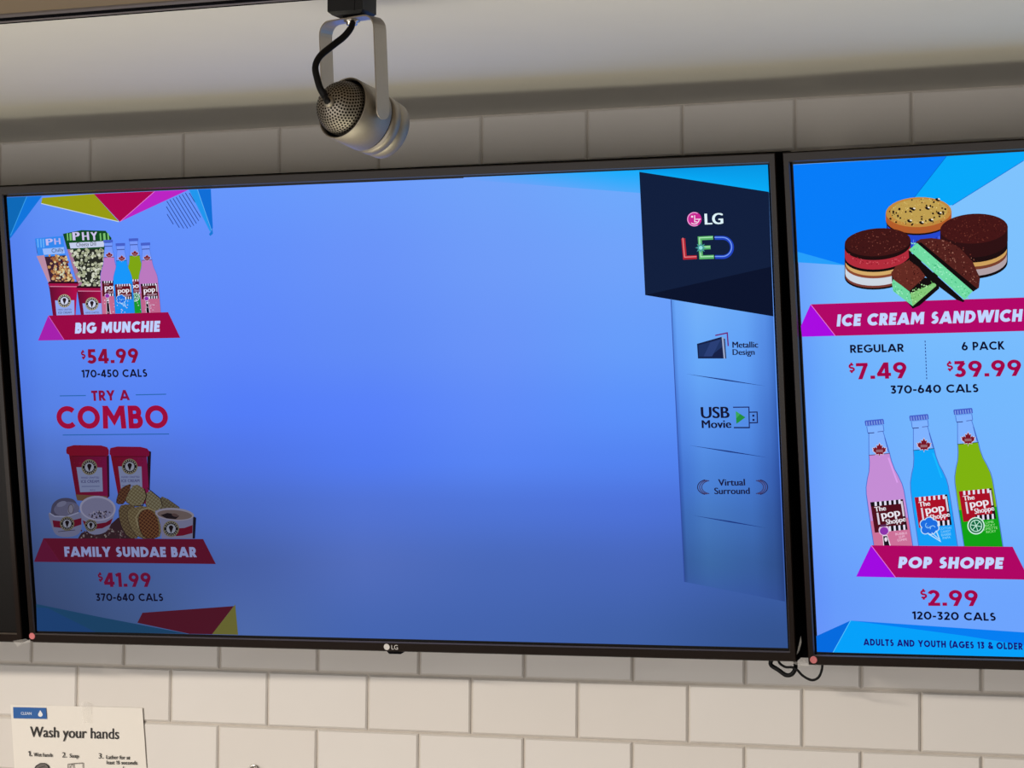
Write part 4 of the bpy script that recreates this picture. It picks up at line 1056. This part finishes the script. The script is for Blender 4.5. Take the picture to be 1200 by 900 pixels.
tape([(94.6, 823.4, -.0006), (100, 822.6, -.0006), (106.4, 824, -.0006), (107.4, 834, 0), (107, 847, 0), (97, 847, 0), (95.6, 836, 0)], -.0036, .0004, 'strip of clear tape over the top edge of the white notice')

# ---------------------------------------------------------------- round hook at the lower edge of the photograph
hk = on_y(298, 903.6, -.0005)
root = empty('wall_hook', hk, 'small round chrome hook on the tiles right of the white notice', 'hook')


def lathe(name, prof, mat, parent, axis=Vector((0, -1, 0)), origin=Vector((0, 0, 0)), seg=40, smooth=True):
    a = axis.normalized(); b = a.orthogonal().normalized(); c = a.cross(b); vs = []; fs = []
    for (r, h) in prof:
        for k in range(seg):
            t = 2 * math.pi * k / seg; vs.append(origin + a * h + (b * math.cos(t) + c * math.sin(t)) * r)
    for j in range(len(prof) - 1):
        for k in range(seg): fs.append((j * seg + k, j * seg + (k + 1) % seg, (j + 1) * seg + (k + 1) % seg, (j + 1) * seg + k))
    return mk(name, vs, fs, mat, parent, smooth=smooth)


lathe('base_ring', [(.0002, 0), (.0096, 0), (.0096, .0012), (.0086, .0026), (.0074, .0026), (.0070, .0014), (.0002, .0012)], M['chrome'], root)
o = lathe('knob', [(.0001, .0012), (.0030, .0012), (.0028, .010), (.0050, .0116), (.0058, .0140), (.0050, .0164), (.0026, .0176), (.0001, .0178)], M['chrome'], root)

# ---------------------------------------------------------------- track rail and spotlight
rail = empty('track_rail', (0.8, (RY0 + RY1) / 2, HC), 'dark slotted lighting track set along the ceiling edge at upper left', 'lighting track')
bm = bmesh.new(); y0, y1 = RY0 - rail.location.y, RY1 - rail.location.y
box(bm, -2.85, 2.85, y0, y0 + .0125, -.003, .030); box(bm, -2.85, 2.85, y1 - .0145, y1 - .0035, -.003, .030); box(bm, -2.85, 2.85, y0, y1, .031, .039)
mkbm('channel', bm, M['rail_grey'], rail)
bm = bmesh.new(); box(bm, -2.85, 2.85, y0 + .0126, y1 - .0146, -.0034, .0305); box(bm, -2.85, 2.85, y1 - .0030, y1 - .0002, -.0035, .0305); mkbm('slot', bm, M['deep'], rail)

AX = on_plane(412.6, 0, Vector((0, -.836, 0)), Vector((0, 1, 0))).x
lamp = empty('track_spotlight', (AX, -.836, HC - .0035), 'brushed metal track spotlight with perforated round back hanging from the ceiling', 'spotlight')
L0 = lamp.location


def loc(p): return p - L0


zb = on_y(412, 19.5, -.836).z                                  # underside of the adapter
bm = bmesh.new(); hx, hy = .0205, .0165
v = []
for (sx, z) in ((1.0, 0.0), (1.0, zb - L0.z + .0035), (.80, zb - L0.z)):
    v.append([bm.verts.new((x * hx * sx, y * hy * sx, z)) for x, y in ((-1, -1), (1, -1), (1, 1), (-1, 1))])
for j in range(2):
    for k in range(4): bm.faces.new((v[j][k], v[j][(k + 1) % 4], v[j + 1][(k + 1) % 4], v[j + 1][k]))
bm.faces.new(v[0]); bm.faces.new(list(reversed(v[2])))
box(bm, -.0205, -.0195, -.0168, .0168, zb - L0.z + .004, -.001); box(bm, .0085, .0110, -.0172, -.0160, zb - L0.z + .003, -.001)
box(bm, -.016, .016, -.004, .004, -.001, .018)                 # blade that clips up into the slot
mkbm('adapter', bm, M['black'], lamp)

rh = Vector((R_.x, R_.y, 0)).normalized(); fh = Vector((F_.x, F_.y, 0)).normalized()
s = (rh * .76 - fh * .65).normalized()                         # yoke direction
th = math.radians(13); ax = ((rh * .65 + fh * .76).normalized() * math.cos(th) - Vector((0, 0, 1)) * math.sin(th)).normalized()
C0 = on_y(416.5, 134, -.836); Cl = loc(C0)
HS = .0395; SWd = .0092; TK = .0016                             # half span, half strip width, thickness
tdir = Vector((0, 0, 1)).cross(s).normalized()                 # strip width direction
ztop = zb - L0.z - .0032; rr = .014
# yoke centre line: right leg bottom -> top -> left leg bottom, all in the (s, z) plane
Xc = Vector((0, 0, 0)); Xb = Vector((Cl.x, Cl.y, 0))
line = []
zend = Cl.z
line.append((HS, zend));
for k in range(7):
    an = math.radians(k * 15); line.append((HS - rr + rr * math.cos(an), ztop - rr + rr * math.sin(an)))
for k in range(7):
    an = math.radians(90 + k * 15); line.append((-HS + rr + rr * math.cos(an), ztop - rr + rr * math.sin(an)))
line.append((-HS, zend))


def yoke():
    bm = bmesh.new(); rows = []
    nL = len(line)
    for i, (a_, z) in enumerate(line):
        A = Vector(line[max(i - 1, 0)]); B = Vector(line[min(i + 1, nL - 1)]); t = (B - A).normalized(); nrm = Vector((t.y, -t.x))
        base = Xb * ((ztop - z) / (ztop - zend)) + s * a_ + Vector((0, 0, z))
        nn = s * nrm.x + Vector((0, 0, nrm.y))
        rows.append([bm.verts.new(base + tdir * SWd * q + nn * TK * p / 2) for q, p in ((-1, -1), (1, -1), (1, 1), (-1, 1))])
    for i in range(nL - 1):
        for k in range(4): bm.faces.new((rows[i][k], rows[i][(k + 1) % 4], rows[i + 1][(k + 1) % 4], rows[i + 1][k]))
    bm.faces.new(rows[0]); bm.faces.new(list(reversed(rows[-1])))
    # rounded leg ends
    for sg in (1, -1):
        c = Xb + s * (sg * HS) + Vector((0, 0, zend)); r1 = []; r2 = []
        for k in range(15):
            an = math.pi + math.pi * k / 14; p = c + tdir * SWd * math.cos(an) + Vector((0, 0, 1)) * SWd * math.sin(an)
            r1.append(bm.verts.new(p + s * TK / 2)); r2.append(bm.verts.new(p - s * TK / 2))
        bm.faces.new(r1); bm.faces.new(list(reversed(r2)))
        for k in range(14): bm.faces.new((r1[k], r2[k], r2[k + 1], r1[k + 1]))
    return bm


mkbm('yoke', yoke(), M['nickel_flat'], lamp)
# washer, nut and cord outlet under the yoke
lathe('swivel_nut', [(.0001, 0), (.0085, 0), (.0085, .0016), (.0060, .0022), (.0058, .0052), (.0030, .0058), (.0001, .0058)], M['chrome'], lamp, Vector((0, 0, -1)), Vector((0, 0, ztop - .0006)))
lathe('swivel_collar', [(.0001, 0), (.0095, 0), (.0095, .0030), (.0001, .0034)], M['deep'], lamp, Vector((0, 0, -1)), Vector((0, 0, zb - L0.z + .0004)))
Rb = .0334
body_prof = [(Rb - .0016, -.004), (Rb - .0014, -.0195), (Rb - .0004, -.0208), (Rb + .0003, -.0200), (Rb + .0003, .0195), (Rb - .0006, .0203)]
lathe('back_housing', body_prof, M['nickel'], lamp, ax, Cl, 56)
lathe('shadow_gap', [(Rb - .0022, .0190), (Rb - .0022, .0224)], M['deep'], lamp, ax, Cl, 56)
lathe('front_ring', [(Rb - .0012, .0216), (Rb - .0006, .0212), (Rb - .0006, .0352), (Rb - .0014, .0356), (Rb - .0014, .0362), (Rb - .0010, .0366), (Rb - .0020, .0505), (Rb - .0028, .0512), (Rb - .0046, .0508), (Rb - .0056, .0300), (.0001, .0240)], M['nickel'], lamp, ax, Cl, 56)
for sg in (1, -1):
    lathe('pivot_screw', [(.0001, .0008), (.0046, .0008), (.0046, .0028), (.0030, .0036), (.0001, .0036)] if sg < 0 else [(.0040, -.0060), (.0040, -.0008), (.0001, -.0006)], M['nickel'], lamp, s * sg, Xb + s * (sg * HS) + Vector((0, 0, zend)), 24)
# perforated dome
DC = Cl + ax * -.0175; DR = .0288
b1 = ax.orthogonal().normalized(); b2 = ax.cross(b1); vs = []; fs = []; mi = []
NU, NV_ = 40, 14
for j in range(NV_ + 1):
    ph = math.radians(4 + 98 * j / NV_)
    for k in range(NU):
        t = 2 * math.pi * k / NU; vs.append(DC - ax * (DR * math.cos(ph)) + (b1 * math.cos(t) + b2 * math.sin(t)) * DR * math.sin(ph))
for j in range(NV_):
    for k in range(NU): fs.append((j * NU + k, j * NU + (k + 1) % NU, (j + 1) * NU + (k + 1) % NU, (j + 1) * NU + k)); mi.append(0)
ph = 8.0
while ph < 92:
    rad = math.sin(math.radians(ph)); nh = max(6, int(2 * math.pi * DR * rad / .00355)); off = (ph * 7.3) % 6.28
    for k in range(nh):
        t = 2 * math.pi * k / nh + off; p_ = math.radians(ph)
        n_ = -ax * math.cos(p_) + (b1 * math.cos(t) + b2 * math.sin(t)) * math.sin(p_)
        u1 = n_.orthogonal().normalized(); u2 = n_.cross(u1); b = len(vs)
        for q in range(8):
            an = 2 * math.pi * q / 8; vs.append(DC + n_ * (DR + .00012) + (u1 * math.cos(an) + u2 * math.sin(an)) * .00118)
        fs.append(tuple(range(b, b + 8))); mi.append(1)
    ph += 6.0
mk('perforated_dome', vs, fs, [M['nickel'], M['hole']], lamp, mi, smooth=True)
lathe('rim_shadow_ring', [(DR + .0002, -.0150), (Rb - .0012, -.0150)], M['deep'], lamp, ax, Cl, 48)
d0 = (C0 - CAM).dot(F_)
pth = [(413, 27, d0), (411, 33, d0 - .004), (403, 43, d0 - .008), (389, 54, d0 - .014), (375, 66, d0 - .02), (369.6, 78, d0 - .024), (371.5, 91, d0 - .028), (375.5, 104, d0 - .032), (381.5, 114, d0 - .034)]
pe = DC - ax * 0 + L0; P = [loc(at_depth(*p)) for p in pth]
q = at_depth(386, 119.5, d0 - .03); vdir = ray(386, 119.5)
oc = CAM - (DC + L0); A_ = vdir.dot(vdir); B_ = 2 * oc.dot(vdir); C_ = oc.dot(oc) - DR * DR; dis = B_ * B_ - 4 * A_ * C_
hit = CAM + vdir * ((-B_ - math.sqrt(max(dis, 0))) / (2 * A_))
nh_ = (hit - (DC + L0)).normalized()
P += [loc(hit + nh_ * .004), loc(hit - nh_ * .003)]
tube('cord', P, .0040, M['cord'], lamp, 12, 8, .75)
lathe('cord_grommet', [(.0036, .0040), (.0056, .0030), (.0060, .0010), (.0060, -.001)], M['nickel'], lamp, nh_, loc(hit), 24)
